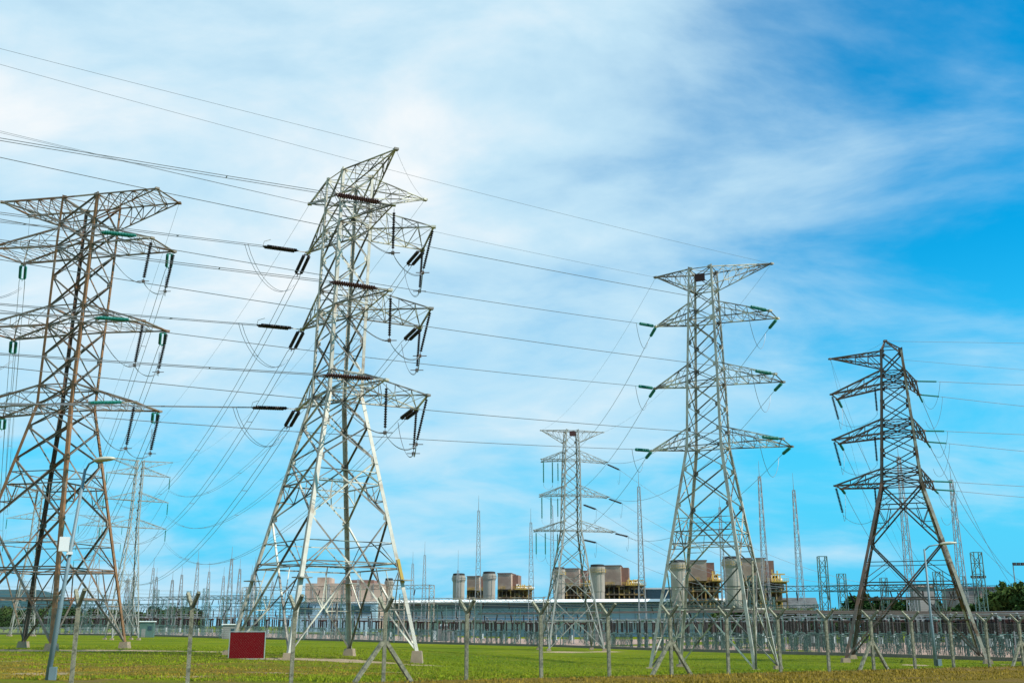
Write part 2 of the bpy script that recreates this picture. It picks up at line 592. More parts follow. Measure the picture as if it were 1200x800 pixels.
def build_yard():
    mb = MB()
    # sheet: grid in two fans so that it follows the terrain
    def fan(D, N, u1, v1, du, dv):
        us = np.linspace(0, u1, int(u1 / du) + 1); vs = np.linspace(0, v1, int(v1 / dv) + 1)
        pts = []
        for v in vs:
            for u in us:
                p = CORNER + D * float(u) + N * float(v)
                pts.append((p.x, p.y, gz(p.x, p.y) + .02))
        k = len(us)
        fs = [(j * k + i, j * k + i + 1, (j + 1) * k + i + 1, (j + 1) * k + i) for j in range(len(vs) - 1) for i in range(k - 1)]
        return pts, fs
    mb.add(*fan(DR, NR, 140, 150, 7, 10))
    o = mb.build('gravel_yard', material('pink_gravel', (.4, .26, .2), .95, 0, .25, 2.0, (.28, .19, .15), (.4, .65), .3, .5))
    structure(o)
    mb = MB()
    pts, fs = fan(DL, NL, 230, 110, 10, 10)
    mb.add([(a, b, c + .012) for a, b, c in pts], fs)
    o = mb.build('gravel_yard', bpy.data.materials['pink_gravel'])
    structure(o)
    mb = MB()
    for D, L in ((DR, 140), (DL, 230)):
        n = int(L / 7)
        for i in range(n):
            p, q = CORNER + D * (L * i / n), CORNER + D * (L * (i + 1) / n)
            p.z, q.z = gz(p.x, p.y) + .16, gz(q.x, q.y) + .16
            mb.bar(p, q, .3, .5)
    o = mb.build('kerb', material('stained_kerb', (.16, .145, .12), .9, 0, .25, .6))
    structure(o)


build_yard()


def build_hill():
    rng = np.random.default_rng(5)
    Yh = 2700
    mb = MB()
    n, m = 60, 14
    prof = lambda px: float(np.interp(px, [-260, -160, -60, 0, 40, 72, 90, 108, 140, 190, 240], [20, 55, 84, 95, 92, 90, 76, 46, 24, 10, 0]))
    for j in range(m):
        t = j / (m - 1)
        for i in range(n):
            px = -260 + 500 * i / (n - 1)
            X = (px - 600) * CP / FPX * Yh
            h = prof(px) * math.sin(math.pi * t) ** .8
            mb.v.append((X * (1 + .1 * t), Yh + (t - .5) * 700, h + (rng.normal(0, 2.0) if h > 4 else 0) - 3))
    for j in range(m - 1):
        for i in range(n - 1):
            a = j * n + i
            mb.f.append((a, a + 1, a + n + 1, a + n))
    o = mb.build('hill', material('haze_tinted_forest', (.010, .045, .056), .95, 0, .35, .03, (.016, .06, .066), (.4, .65), .015))  # distant haze put into the forest colour as a blue tint
    structure(o)


build_hill()


# ------------------------------------------------------------------ pylons
def insulator(p, q, r=.16, gap=.3, mat='brown_ins', parent=None, twin=0.0, name='insulator_string', side=None, n=8):
    """string of discs from p to q; twin = spacing of a double string"""
    p, q = Vector(p), Vector(q)
    mb = MB()
    a = (q - p)
    L = a.length
    a.normalize()
    side = Vector(side) if side is not None else a.cross(Vector((0, 0, 1)))
    if side.length < .05:
        side = Vector((1, 0, 0))
    side.normalize()
    offs = [0.0] if not twin else [-twin / 2, twin / 2]
    for o in offs:
        P, Q = p + side * o, q + side * o
        prof = [(0, .02), (gap, .02)]
        body = L - 2 * gap
        k = max(6, int(body / .16))
        st = body / k
        for i in range(k):
            t = gap + i * st
            prof += [(t, .05), (t + st * .25, r), (t + st * .6, r * .94), (t + st * .75, .06)]
        prof += [(L - gap, .02), (L, .02)]
        mb.lathe(P, Q, prof, n)
    if twin:
        for e in (p + a * gap * .7, q - a * gap * .7):
            mb.bar(e - side * (twin / 2), e + side * (twin / 2), .05, .09)
        mb.bar(p - a * .02, p + a * gap * .7, .05)
        mb.bar(q - a * gap * .7, q, .05)
    return mb.build(name, M[mat], parent)


def sag_curve(p, q, sag, n=16):
    p, q = Vector(p), Vector(q)
    return [p.lerp(q, i / n) - Vector((0, 0, sag * 4 * (i / n) * (1 - i / n))) for i in range(n + 1)]


WIRES = []


def power_line(p, q, sag, label, r=.025, twin=0.0, cat='power line', group=None, name='power_line', n=22):
    mb = MB()
    pts = sag_curve(p, q, sag, n)
    if twin:
        d = (Vector(q) - Vector(p)); d.z = 0
        s = d.cross(Vector((0, 0, 1))).normalized() * (twin / 2)
        mb.tube([v + s for v in pts], r, 4); mb.tube([v - s for v in pts], r, 4)
        for i in range(2, n - 1, 4):
            mb.bar(pts[i] - s, pts[i] + s, .05)
    else:
        mb.tube(pts, r, 4)
    o = mb.build(name, M['wire'])
    return tag(o, label, cat, group)


def jumper(p, q, drop, parent, twin=0.0, side=(1, 0, 0), r=.02):
    """slack loop of cable between two strings"""
    p, q = Vector(p), Vector(q)
    mb = MB()
    s = Vector(side).normalized() * (twin / 2)
    pts = []
    for i in range(15):
        t = i / 14
        v = p.lerp(q, t)
        v.z -= drop * (4 * t * (1 - t)) ** .8
        pts.append(v)
    if twin:
        mb.tube([v + s for v in pts], r, 4); mb.tube([v - s for v in pts], r, 4)
    else:
        mb.tube(pts, r, 4)
    return mb.build('jumper_loop', M['wire'], parent)


def lerp(a, b, t):
    return Vector(a) + (Vector(b) - Vector(a)) * t


LEAN = .016            # the pylons stand very slightly out of plumb


class Tower:
    """lattice pylon; legs A B C D = (-,-) (+,-) (-,+) (+,+) in its own e1, e2 axes"""
    def __init__(s, name, label, c0, theta, prof, mats, size=1.0, lean=(0, 0), group=None):
        s.c0 = Vector(c0)
        s.e1 = Vector((math.cos(theta), math.sin(theta), 0))
        s.e2 = Vector((-math.sin(theta), math.cos(theta), 0))
        s.prof = prof
        s.root = thing(name, s.c0, label, 'pylon', group)
        s.mats = mats
        s.k = size
    def side(s, z):
        zs = [p[0] for p in s.prof]; ss = [p[1] for p in s.prof]
        return float(np.interp(z, zs, ss))
    def leg(s, i, z):
        w = s.side(z) / 2
        sx, sy = (-1, 1)[i & 1], (-1, 1)[i >> 1]
        return s.ctr(z) + s.e1 * (sx * w) + s.e2 * (sy * w)
    def ctr(s, z):
        return Vector((s.c0.x + LEAN * (z - s.c0.z), s.c0.y, z))
    FACES = ((0, 1), (1, 3), (3, 2), (2, 0))
    def legs(s, top, w0=.25, w1=.17, leg_mats=None):
        zs = [p[0] for p in s.prof if p[0] <= top]
        for i in range(4):
            mb = MB()
            u = s.e1 * (1 if not i & 1 else -1)
            v = s.e2 * (1 if not i >> 1 else -1)
            for a, b in zip(zs[:-1], zs[1:]):
                f = (a - zs[0]) / (zs[-1] - zs[0])
                mb.angle(s.leg(i, a), s.leg(i, b), (w0 + (w1 - w0) * f) * s.k, .03, u, v)
            # gusset plates where the braces meet the leg
            mb.build('leg', M[(leg_mats or [s.mats[0]] * 4)[i]], s.root)
            f = s.leg(i, zs[0])
            ft = MB()
            g = gz(f.x, f.y)
            ft.box((f.x, f.y, (g + f.z) / 2 - .1), (.85 * s.k, .85 * s.k, f.z - g + .3), random.uniform(-.2, .2), .74)
            ft.build('footing', M['concrete'], s.root)
    def brace(s, zs, big_from=99, w=.11, wr=.06):
        """zs ascending break heights; panels taller than big_from get redundant members"""
        for fi, (a, b) in enumerate(s.FACES):
            mb = MB()
            out = (s.leg(a, zs[0]) + s.leg(b, zs[0])) / 2 - s.ctr(zs[0])
            for z0, z1 in zip(zs[:-1], zs[1:]):
                A0, B0, A1, B1 = s.leg(a, z0), s.leg(b, z0), s.leg(a, z1), s.leg(b, z1)
                f = .75 if z1 - z0 < 2.2 else 1
                mb.angle(A0, B1, w * s.k * f, None, out); mb.angle(B0, A1, w * s.k * f, None, -out)
                if z1 - z0 >= big_from:
                    wa = (A0 - B0).length; wb = (A1 - B1).length
                    t = wa / (wa + wb)
                    X = lerp(A0, B1, t)
                    zc = X.z
                    La, Lb = s.leg(a, zc), s.leg(b, zc)
                    mb.angle(La, X, wr * 1.5 * s.k, None, out); mb.angle(Lb, X, wr * 1.5 * s.k, None, out)
                    for L0, D0, D1, Lm, L1 in ((A0, A0, X, La, A1), (B0, B0, X, Lb, B1)):
                        # lower half: strut from mid diagonal to leg, and up to the ring
                        m = lerp(D0, X, .5)
                        lz = m.z
                        li = a if Lm is La else b
                        mb.angle(s.leg(li, lz), m, wr * s.k, None, out)
                        mb.angle(m, Lm, wr * s.k, None, out)
                        mb.angle(lerp(Lm, X, .5), m, wr * s.k, None, out)
                        m2 = lerp(X, L1, .5)
                        mb.angle(s.leg(li, m2.z), m2, wr * s.k, None, out)
                        mb.angle(m2, Lm, wr * s.k, None, out)
                    bm, tm = (A0 + B0) / 2, (A1 + B1) / 2
                    mb.angle(lerp(X, A1, .5), lerp(X, B1, .5), wr * s.k, None, out)
            # gussets
            for z0 in zs[1:]:
                for li, lj in ((a, b), (b, a)):
                    p = s.leg(li, z0); d = (s.leg(lj, z0) - p).normalized()
                    c = p + d * .12
                    n = out.normalized() * .012
                    h = .26 * s.k
                    qd = [c - d * h * .7 + Vector((0, 0, -h)), c + d * h + Vector((0, 0, -h * .5)), c + d * h + Vector((0, 0, h * .5)), c - d * h * .7 + Vector((0, 0, h))]
                    mb.add([v + n for v in qd] + [v - n for v in qd], [(0, 1, 2, 3), (7, 6, 5, 4), (0, 4, 5, 1), (1, 5, 6, 2), (2, 6, 7, 3), (3, 7, 4, 0)])
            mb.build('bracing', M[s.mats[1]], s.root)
    def rings(s, zs, w=.09):
        for z in zs:
            mb = MB()
            L = [s.leg(i, z) for i in (0, 1, 3, 2)]
            for i in range(4):
                mb.angle(L[i], L[(i + 1) % 4], w * s.k)
            mb.angle(L[0], L[2], w * .6 * s.k); mb.angle(L[1] + Vector((0, 0, .05)), L[3] + Vector((0, 0, .05)), w * .6 * s.k)
            mb.build('ring', M[s.mats[1]], s.root)
    def arm(s, legs, z, zup, tips, seg=4, w=.115, wr=.05, label=None):
        """cross arm: chords from two legs at z (and at zup) to one or two tips"""
        mb = MB()
        n1, n2 = s.leg(legs[0], z), s.leg(legs[1], z)
        u1, u2 = s.leg(legs[0], zup), s.leg(legs[1], zup)
        t1 = Vector(tips[0]); t2 = Vector(tips[-1])
        k = s.k
        for n, u, t in ((n1, u1, t1), (n2, u2, t2)):
            mb.angle(n, t, w * k); mb.angle(u, t, w * k * .9)
            for i in range(1, seg):
                f = i / seg
                a, b = lerp(n, t, f), lerp(u, t, f)
                mb.angle(a, b, wr * k)
                mb.angle(lerp(n, t, f), lerp(u, t, (i - 1) / seg), wr * k)
        for i in range(seg):
            f0, f1 = i / seg, (i + 1) / seg
            a0, b0 = lerp(n1, t1, f0), lerp(n2, t2, f0)
            a1, b1 = lerp(n1, t1, f1), lerp(n2, t2, f1)
            if (a1 - b1).length > .3:
                mb.angle(a1, b1, wr * k)
                if (a0 - b0).length > .3:
                    mb.angle(a0, b1, wr * k)
                    mb.angle(b0 + Vector((0, 0, .03)), a1 + Vector((0, 0, .03)), wr * k * .8)
            elif i == seg - 1:
                pass
            c0, d0 = lerp(u1, t1, f0), lerp(u2, t2, f0)
            c1, d1 = lerp(u1, t1, f1), lerp(u2, t2, f1)
            if (c0 - d0).length > .5:
                mb.angle(c0 if i % 2 else d0, d1 if i % 2 else c1, wr * k)
        if len(tips) > 1:
            mb.angle(t1, t2, w * k)
        for t in tips:
            mb.box(t, (.34 * k, .34 * k, .16 * k), random.random())
        return mb.build('crossarm', M[s.mats[2] if len(s.mats) > 2 else s.mats[1]], s.root)


def tip(px, py, z):
    return at_z(px, py, z)


def twin_dir(p, q):
    d = (Vector(q) - Vector(p)); d.z = 0
    return d.cross(Vector((0, 0, 1))).normalized()


def toward(p, q, L):
    return Vector(p) + (Vector(q) - Vector(p)).normalized() * L


LV = ('lower', 'middle', 'upper')
TH = {}


def run_on(b, q, L):
    """same direction as b to q, carried on to length L (the next pylon is out of the picture)"""
    return Vector(b) + (Vector(q) - Vector(b)).normalized() * L


def on_beam(px, px0, px1, Y0, Y1, h):
    """point on the beam of the gantry built with the same numbers"""
    a, b = ground_pt(px0, Y0), ground_pt(px1, Y1)
    r = (px - 600) * CP / FPX
    t = (r * a.y - a.x) / ((b.x - a.x) - r * (b.y - a.y))
    p = a.lerp(b, t)
    p.z = max(a.z, b.z) + h + .45
    return p


def build_pylons():
    # ---- far suspension pylons first (their arm tips end the lines)
    def suspension(label, c0, theta, name='transmission_tower'):
        c0 = Vector(c0)
        z0 = c0.z
        T = Tower(name, label, c0, theta, [(z0 + .3, 5.4), (z0 + 23, 1.75), (z0 + 37.2, 1.45)], ('steel_far', 'steel_far'), .95)
        T.legs(z0 + 38, .22, .16)
        T.brace([z0 + .3, z0 + 8.5, z0 + 14.5, z0 + 19, z0 + 23], 5, .1, .06)
        T.brace([z0 + 23, z0 + 24.9, z0 + 26.8, z0 + 28.7, z0 + 30.5, z0 + 32.3, z0 + 34.2, z0 + 35.7, z0 + 37.2], 99, .085)
        tips = {}
        for k, zl in enumerate((23, 28.7, 34.2)):
            for sgn, legs, nm in ((-1, (0, 2), 'L'), (1, (1, 3), 'R')):
                t = T.ctr(z0 + zl) + T.e1 * (sgn * (6.9 - .1 * k))
                T.arm(legs, z0 + zl, z0 + zl + 1.7, [t], 4, .13, .055)
                b = t - Vector((0, 0, 2.9))
                insulator(t, b, .13, .3, 'green_ins', T.root)
                tips[nm, k] = b
        for sgn, legs, nm in ((-1, (0, 2), 'L'), (1, (1, 3), 'R')):
            t = T.ctr(z0 + 37.2) + T.e1 * (sgn * 6.9) + Vector((0, 0, .3))
            T.arm(legs, z0 + 37.2, z0 + 35.6, [t], 4, .11, .05)
            tips[nm, 3] = t
        return tips
    TH['T6'] = suspension('pale suspension pylon far off between the rusty pylon and the tall pale pylon', (-81.1, 230, gz(-81, 230)), R(35))
    TH['T7'] = suspension('pale suspension pylon seen far off through the left legs of the rusty pylon', (-122, 275, gz(-122, 275)), R(30))
    TH['T8'] = suspension('farthest grey pylon, showing through the right legs of the rusty pylon', (-136, 355, gz(-136, 355)), R(20))

    # ---- mid distance tension pylon
    z0 = gz(9.9, 188)
    T = Tower('transmission_tower', 'grey pylon standing by the yard kerb in front of the boiler stacks', (9.95, 188, z0), R(9),
              [(z0 + .35, 9.4), (18.2, 3.1), (30.5, 2.7), (35.7, 2.2)], ('steel_far', 'steel_far'), 1.0)
    T.legs(36, .26, .18)
    T.brace([z0 + .35, 6.2, 11.4, 15.2, 18.2], 4.5, .12, .065)
    T.brace([18.2, 19.8, 22, 24.3, 25.9, 28.2, 30.5, 32, 33.9, 35.7], 99, .1)
    T.rings([3.1, 18.2, 24.3, 30.5, 35.7])
    tips = {}
    spec5 = (((626, 622), (719, 624)), ((633, 579), (714, 581)), ((635, 537), (712, 540)))
    for k, (l, r) in enumerate(spec5):
        z = (18.2, 24.3, 30.5)[k]
        tl, tr = tip(*l, z), tip(*r, z)
        tl.y, tr.y = 186.6, 190
        T.arm((0, 2), z, z + 1.6, [tl, tl + T.e2 * 3.2 + T.e1 * .6], 4)
        T.arm((1, 3), z, z + 1.6, [tr, tr + T.e2 * 2.0], 4)
        for dx, ln in ((.3, 4.6), (1.9, 4.6)):
            b = tl + T.e1 * dx - Vector((0, 0, ln))
            insulator(tl + T.e1 * dx, b, .13, .5, 'green_ins', T.root)
        bl = T.ctr(z) - T.e1 * 2.6 - T.e2 * 1
        insulator(bl - Vector((0, 0, .3)), bl - Vector((0, 0, 4.2)), .12, .4, 'green_ins', T.root)
        jumper(tl + T.e1 * .3 - Vector((0, 0, 4.6)), tl + T.e1 * 1.9 - Vector((0, 0, 4.6)), .7, T.root)
        jumper(tl + T.e1 * 1.9 - Vector((0, 0, 4.6)), bl - Vector((0, 0, 4.2)), 1.6, T.root)
        tips['L', k] = tl; tips['R', k] = tr
    tl, tr = tip(634, 504.6, 35.7), tip(706.5, 507, 35.7)
    tl.y, tr.y = 187, 189
    T.arm((0, 2), 35.7, 33.6, [tl], 4, .11); T.arm((1, 3), 35.7, 33.6, [tr], 4, .11)
    tips['L', 3] = tl; tips['R', 3] = tr
    mb = MB(); mb.box(T.ctr(35.1) - T.e2 * 1.2, (1.1, .08, .9), R(9)); mb.build('marker_plate', M['red_ins'], T.root)
    TH['T5'] = tips
    D5 = 'grey pylon by the kerb'
    for k in range(3):
        z = (18.2, 24.3, 30.5)[k]
        for nm, src in (('outer', tips['R', k] + Vector((-.4, 0, -.2))), ('inner', T.ctr(z) + T.e1 * 1.6 - T.e2 * .8 + Vector((0, 0, -1.5)))):
            if k == 2 and nm == 'inner':
                continue
            q = on_beam(985 + 22 * k + (0 if nm == 'outer' else -60), 884, 1105, 205, 190, 10.4)
            a = toward(src, q, .4); b = toward(src, q, 3.0)
            insulator(a, b, .15, .2, 'brown_ins', T.root, .36)
            power_line(b, q, 3.2, f'{LV[k]} {nm} conductor sloping from the {D5} down to a gantry')
            jumper(b, b + Vector((-.3, 1.5, -1.6)), 1.5, T.root)

    # ---- pylon 3 : slim pale pylon, green insulators
    z0 = -1.6
    D3 = 'slim pale pylon'
    T = Tower('transmission_tower', 'slim pale pylon with single green insulators and a dark plate between its top arms', (17.7, 97, z0), R(-25),
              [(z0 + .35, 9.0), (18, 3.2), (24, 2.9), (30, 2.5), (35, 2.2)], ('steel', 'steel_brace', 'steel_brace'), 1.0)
    T.legs(36, .26, .18)
    T.brace([z0 + .35, 7.2, 12.6, 15.9, 18], 4.5, .115, .06)
    T.brace([18, 19.5, 21.7, 24, 25.5, 27.7, 30, 31.4, 33.2, 35], 99, .1)
    T.rings([3.6, 9.2, 18, 24, 30, 33.2, 35])
    spec = (((764, 528), (916.5, 514), (927.5, 523)), ((768, 455), (908, 438), (917.5, 447.5)), ((769, 382.5), (902, 364), (911, 373)))
    t5 = TH['T5']
    yl, yr = (464, 345, 236), (413, 285, 163)
    for k, (l, n, f) in enumerate(spec):
        z = (18, 24, 30)[k]
        tl, tn, tf = tip(*l, z), tip(*n, z), tip(*f, z)
        T.arm((0, 2), z, z + 1.6, [tl], 4); T.arm((1, 3), z, z + 1.6, [tn, tf], 5)
        # incoming circuit from the left
        for nm, t, y in (('left', tl, yl[k]), ('right', tn, yr[k])):
            q = at_Y(-60, y, 57)
            a, b = toward(t, q, .5), toward(t, q, 2.9)
            insulator(t, b, .16, .5, 'green_ins', T.root)
            power_line(b, run_on(b, q, 85), .6, f'conductor coming in from the left to the {LV[k]} {nm} arm of {D3}', .024)
            # outgoing to pylon 5
            s = tl if nm == 'left' else tf
            q2 = t5['L', k] if nm == 'left' else t5['R', k]
            q2 = q2 + Vector((0, -.2, 0))
            b2 = toward(s, q2 - Vector((0, 0, 11)), 2.9)
            insulator(s, b2, .16, .5, 'green_ins', T.root)
            power_line(b2, q2, 4.2, f'conductor from {LV[k]} {nm} arm of {D3} back to the pylon by the kerb', .024)
            jumper(b, b2 + (b2 - s).normalized() * .8, 1.5 if nm == 'left' else 2.6, T.root)
    tl, tr = tip(768.5, 325, 35), tip(904, 309, 35.3)
    T.arm((0, 2), 35, 33.2, [tl], 4, .11); T.arm((1, 3), 35, 33.2, [tr], 5, .11)
    power_line(tl, run_on(tl, at_Y(-60, 128, 57), 90), .7, f'thin earth wire coming in from the left to left peak of {D3}', .012)
    power_line(tr, run_on(tr, at_Y(-60, 50, 57), 90), .7, f'thin earth wire coming in from the left to right peak of {D3}', .012)
    power_line(tl, t5['L', 3], 2.5, f'thin earth wire from left peak of {D3} to pylon by the kerb', .012)
    power_line(tr, t5['R', 3], 2.5, f'thin earth wire from right peak of {D3} to pylon by the kerb', .012)
    mb = MB(); mb.box(T.ctr(34.0) - T.e2 * 1.22, (.95, .08, .75), R(-25)); mb.build('marker_plate', M['red_ins'], T.root)

    # ---- pylon 4 : brown pylon on the right
    z0 = -1.55
    D4 = 'brown pylon'
    T = Tower('transmission_tower', 'dull brown pylon with a pointed peak and cross arms reaching left only', (45.3, 125, z0), R(-20),
              [(z0 + .35, 14.2), (18.1, 4.5), (24, 3.7), (30, 2.9), (34.1, 2.4)], ('rust_mix', 'steel_dark', 'steel_dark'), 1.15)
    T.legs(36, .28, .2, ['steel_dark', 'rust_mix', 'steel_dark', 'rust_mix'])  # left legs' side away from the sun painted as darker steel
    T.brace([z0 + .35, 11.4, 18.1], 4.5, .15, .07)
    T.brace([18.1, 19.8, 22, 24, 25.6, 27.8, 30, 31.6, 34.1], 99, .13)
    T.rings([5.2, 18.1, 18.9, 19.8, 24, 24.8, 25.6, 30, 30.8, 31.6], .1)
    apex = T.ctr(35.6) - T.e1 * .6
    mb = MB()
    for i in range(4):
        mb.angle(T.leg(i, 34.1), apex, .16)
    for f in (.35, .65):
        L = [lerp(T.leg(i, 34.1), apex, f) for i in (0, 1, 3, 2)]
        for i in range(4):
            mb.angle(L[i], L[(i + 1) % 4], .08)
    mb.box(apex, (.4, .4, .25))
    mb.build('peak', M['steel_dark'], T.root)
    lt = ((979, 569), (977, 515), (974.6, 462))
    rt = (((1081, 562), (1083, 579)), ((1072, 503), (1074, 526)), ((1064, 445.5), (1068, 474)))
    for k in range(3):
        z = (18.1, 24, 30)[k]
        tn = tip(*lt[k], z)
        tf = tn + T.e2 * 3.4 + T.e1 * .5
        T.arm((0, 2), z, z + 1.7, [tn, tf], 3, .17, .065)
        (nx, ny), (fx, fy) = rt[k]
        rn = T.leg(1, z) + T.e1 * 1.0 - T.e2 * .3
        rf = T.leg(3, z) + T.e1 * 1.4 + T.e2 * (3.4 + .8 * k)
        T.arm((1, 3), z, z + 1.6, [rn, rf], 3, .15, .07)
        y = (570, 508, 450)[k]; yf = (585, 532, 480)[k]
        for nm, t, yy in (('near', rn, y), ('far', rf, yf)):
            q = at_Y(1270, yy, t.y + 16)
            b = toward(t, q, 4.0)
            insulator(t, b, .1, .35, 'green_ins', T.root)
            power_line(b, run_on(b, q, 80), .4, f'{LV[k]} {nm} conductor leaving level to the right from the {D4}', .03)
            tgt = b + (q - b).normalized() * .3
            jumper(tgt, t + Vector((.8, .8, -3.2)) if nm == 'far' else rf + Vector((.6, .4, -.4)), 2.2, T.root)
        # strings that drop away behind to the switchyard
        q = on_beam(1215 - 12 * k, 1040, 1230, 240, 225, 11.5)
        b = toward(rf, q, 3.0)
        insulator(rf, b, .12, .35, 'green_ins', T.root)
        power_line(b, q, 2.2, f'{LV[k]} conductor sloping from behind the {D4} down to the right', .03)
        q = on_beam(1075 + 14 * k, 1040, 1230, 240, 225, 11.5)
        b = toward(tf, q, 3.2)
        insulator(tf, b, .17, .35, 'green_ins', T.root)
        power_line(b, q, 2.6, f'{LV[k]} conductor sloping from left arm of {D4} to the yard behind', .027)
        insulator(tn, tn + Vector((.75, .3, -3.4)), .17, .3, 'brown_ins', T.root)
        hang = T.leg(0, z) - T.e1 * .7
        insulator(hang, hang - Vector((0, 0, 3.6)), .14, .4, 'brown_ins', T.root)
        jumper(tn + Vector((.75, .3, -3.4)), hang - Vector((0, 0, 3.6)), 1.0, T.root)
        jumper(tn + Vector((.75, .3, -3.4)), b, 1.7, T.root)
    te = tip(973, 420.5, 34.1)
    T.arm((0, 2), 34.1, 32.4, [te], 4, .13, .07)
    power_line(apex, run_on(apex, at_Y(1270, 401, 142), 90), .2, f'thin earth wire leaving level from the pointed peak of the {D4}', .02)
    power_line(T.leg(3, 33.4), run_on(T.leg(3, 33.4), at_Y(1270, 436, 146), 90), .3, f'thin wire leaving just below the peak of the {D4}', .018)
    power_line(apex, te, .6, f'slack wire from the peak to the left arm end of the {D4}', .012)
    for j, dpx in enumerate((1046, 1078)):
        q = on_beam(dpx, 1040, 1230, 240, 225, 11.5)
        power_line(te, q, 1.5, f'thin {"steeper" if j == 0 else "flatter"} wire falling from the top left arm of the {D4}', .012)

    # ---- pylon 2 : tall pale pylon, brown insulators
    z0 = .1
    D2 = 'tall pale pylon'
    T = Tower('transmission_tower', 'tall pale pylon with brown black insulators standing behind the red board', (-12.85, 75, z0), R(-53),
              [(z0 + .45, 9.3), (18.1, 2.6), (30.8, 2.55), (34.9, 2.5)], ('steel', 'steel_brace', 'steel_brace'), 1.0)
    T.legs(35.5, .27, .19)
    T.brace([z0 + .45, 9.4, 13.4, 15.9, 18.1], 3.4, .115, .06)
    T.brace([18.1, 19.7, 22.1, 24.5, 26.1, 28.4, 30.8, 32.4, 34.9], 99, .105)
    T.rings([6.3, 18.1, 19.7, 24.5, 26.1, 30.8, 32.4, 34.9])
    spec = (((349, 479), (452, 445), (501, 463), (488, 479)), ((354, 386), (457, 340), (505, 361.5), (492, 383.5)), ((361, 296), (461, 240), (508, 266), (495, 293)))
    t6 = TH['T6']
    yN, yL = (404, 268, 147), (465, 345, 236)
    for k, (l, n, o, f) in enumerate(spec):
        z = (18.1, 24.5, 30.8)[k]
        tl, tn, to, tf = tip(*l, z), tip(*n, z), tip(*o, z), tip(*f, z)
        T.arm((0, 2), z, z + 1.6, [tl], 4); T.arm((1, 3), z, z + 1.6, [tn], 4)
        T.arm((3, 2), z, z + 1.6, [to, tf], 4)
        # left phase : one line in from the left, one away to the far pylon
        q = at_Y(-60, yL[k], 60)
        b = toward(tl, q, 4.3)
        insulator(toward(tl, q, 1.0), b, .13, .25, 'brown_ins', T.root, .34)
        power_line(b, run_on(b, q, 80), .4, f'twin conductor coming in from the left to {LV[k]} left arm of {D2}', .023, .38)
        mb = MB(); mb.bar(tl, toward(tl, q, 1.0), .05)
        mb.bar(b, b + Vector((.1, -.1, .35)), .03); mb.bar(b + Vector((.1, -.1, .35)), b + Vector((.6, -.1, .5)), .03)
        mb.build('string_fitting', M['steel'], T.root)
        q2 = t6['L', k]
        dn = q2 - Vector((0, 0, 50))
        b2 = toward(tl, dn, 3.4)
        insulator(tl, b2, .145, .5, 'brown_ins', T.root, .42)
        power_line(b2, q2, 10.5, f'twin conductor falling away from {LV[k]} left arm of {D2} to far pylon', .023, .5)
        jumper(toward(tl, q, 5.8), b2 + (b2 - tl).normalized() * 1.3, 1.7, T.root, .3, (1, -.5, 0))
        # right phase : in to the near tip, round the end of the arm on hanging strings, away from the far tip
        q = at_Y(-60, yN[k], 58)
        b = toward(tn, q, 4.3)
        insulator(toward(tn, q, .9), b, .13, .25, 'red_ins', T.root, .36)
        mb = MB(); mb.bar(tn, toward(tn, q, .9), .05); mb.build('string_fitting', M['steel'], T.root)
        power_line(b, run_on(b, q, 80), .4, f'twin conductor coming in from the left to {LV[k]} near arm of {D2}', .023, .38)
        h1 = tn + (to - tn) * .02 - Vector((0, 0, .25))
        e1 = h1 - Vector((0, 0, 3.3)); e2 = to - Vector((.75, -.2, 3.5)); e3 = tf - Vector((.15, 0, 3.4))
        insulator(h1, e1, .11, .3, 'brown_ins', T.root)
        insulator(to, e2, .11, .3, 'brown_ins', T.root)
        insulator(tf, e3, .115, .3, 'brown_ins', T.root)
        for e in (e1, e2, e3):
            mb = MB(); mb.bar(e - Vector((.5, 0, 0)), e + Vector((.5, 0, 0)), .05); mb.box(e, (.22, .22, .2))
            mb.build('clamp', M['steel_dark'], T.root)
        q2 = t6['R', k]
        b2 = toward(tf, q2 - Vector((0, 0, 12)), 3.5)
        insulator(tf, b2, .15, .5, 'brown_ins', T.root, .44)
        power_line(b2, q2, 7.5, f'twin conductor falling away from {LV[k]} right arm of {D2} to far pylon', .023, .5)
        jumper(b, e1, .9, T.root, .25, (0, 1, 0)); jumper(e1, e2, .7, T.root, .25, (0, 1, 0)); jumper(e2, e3, .5, T.root, .25, (0, 1, 0))
        jumper(e3, b2 + (b2 - tf).normalized() * 1.0, 1.1, T.root, .25, (0, 1, 0))
    tl, tn, tr = tip(363, 239, 34.9), tip(464, 175, 35.1), tip(498, 234, 34.9)
    T.arm((0, 2), 34.9, 33.3, [tl], 3, .12); T.arm((1, 3), 34.9, 33.0, [tn], 4, .13); T.arm((3, 2), 34.9, 33.2, [tr], 4, .11)
    power_line(tn, run_on(tn, at_Y(-60, 37, 58), 90), .3, f'thin earth wire coming in from upper left to top peak of {D2}', .012)
    power_line(tl, run_on(tl, at_Y(-60, 137, 60), 90), .3, f'thin earth wire coming in from the left to left peak of {D2}', .012)
    power_line(tn, tr, .5, f'slack bonding wire between the two right peaks of the {D2}', .01)
    power_line(tl, t6['L', 3], 5, f'thin earth wire from the left peak of the {D2} to the far pylon', .012)
    power_line(tr, t6['R', 3], 5, f'thin earth wire from the right peak of the {D2} to the far pylon', .012)
    p0, p1 = T.leg(3, 5.0), T.leg(3, 6.6)
    mb = MB(); mb.bar(p0 + Vector((.06, -.06, 0)), p1 + Vector((.06, -.06, 0)), .2); mb.build('yellow_band', M['yellow'], T.root)
    for i in range(4):
        mb = MB(); c = T.leg(i, 5.2)
        mb.box(c + Vector((.1, 0, 0)), (1.0, .9, .07), R(-53) + .2); mb.build('climbing_guard', M['steel_far'], T.root)

    # ---- pylon 1 : rusty pylon at the left
    z0 = .42
    D1 = 'rusty pylon'
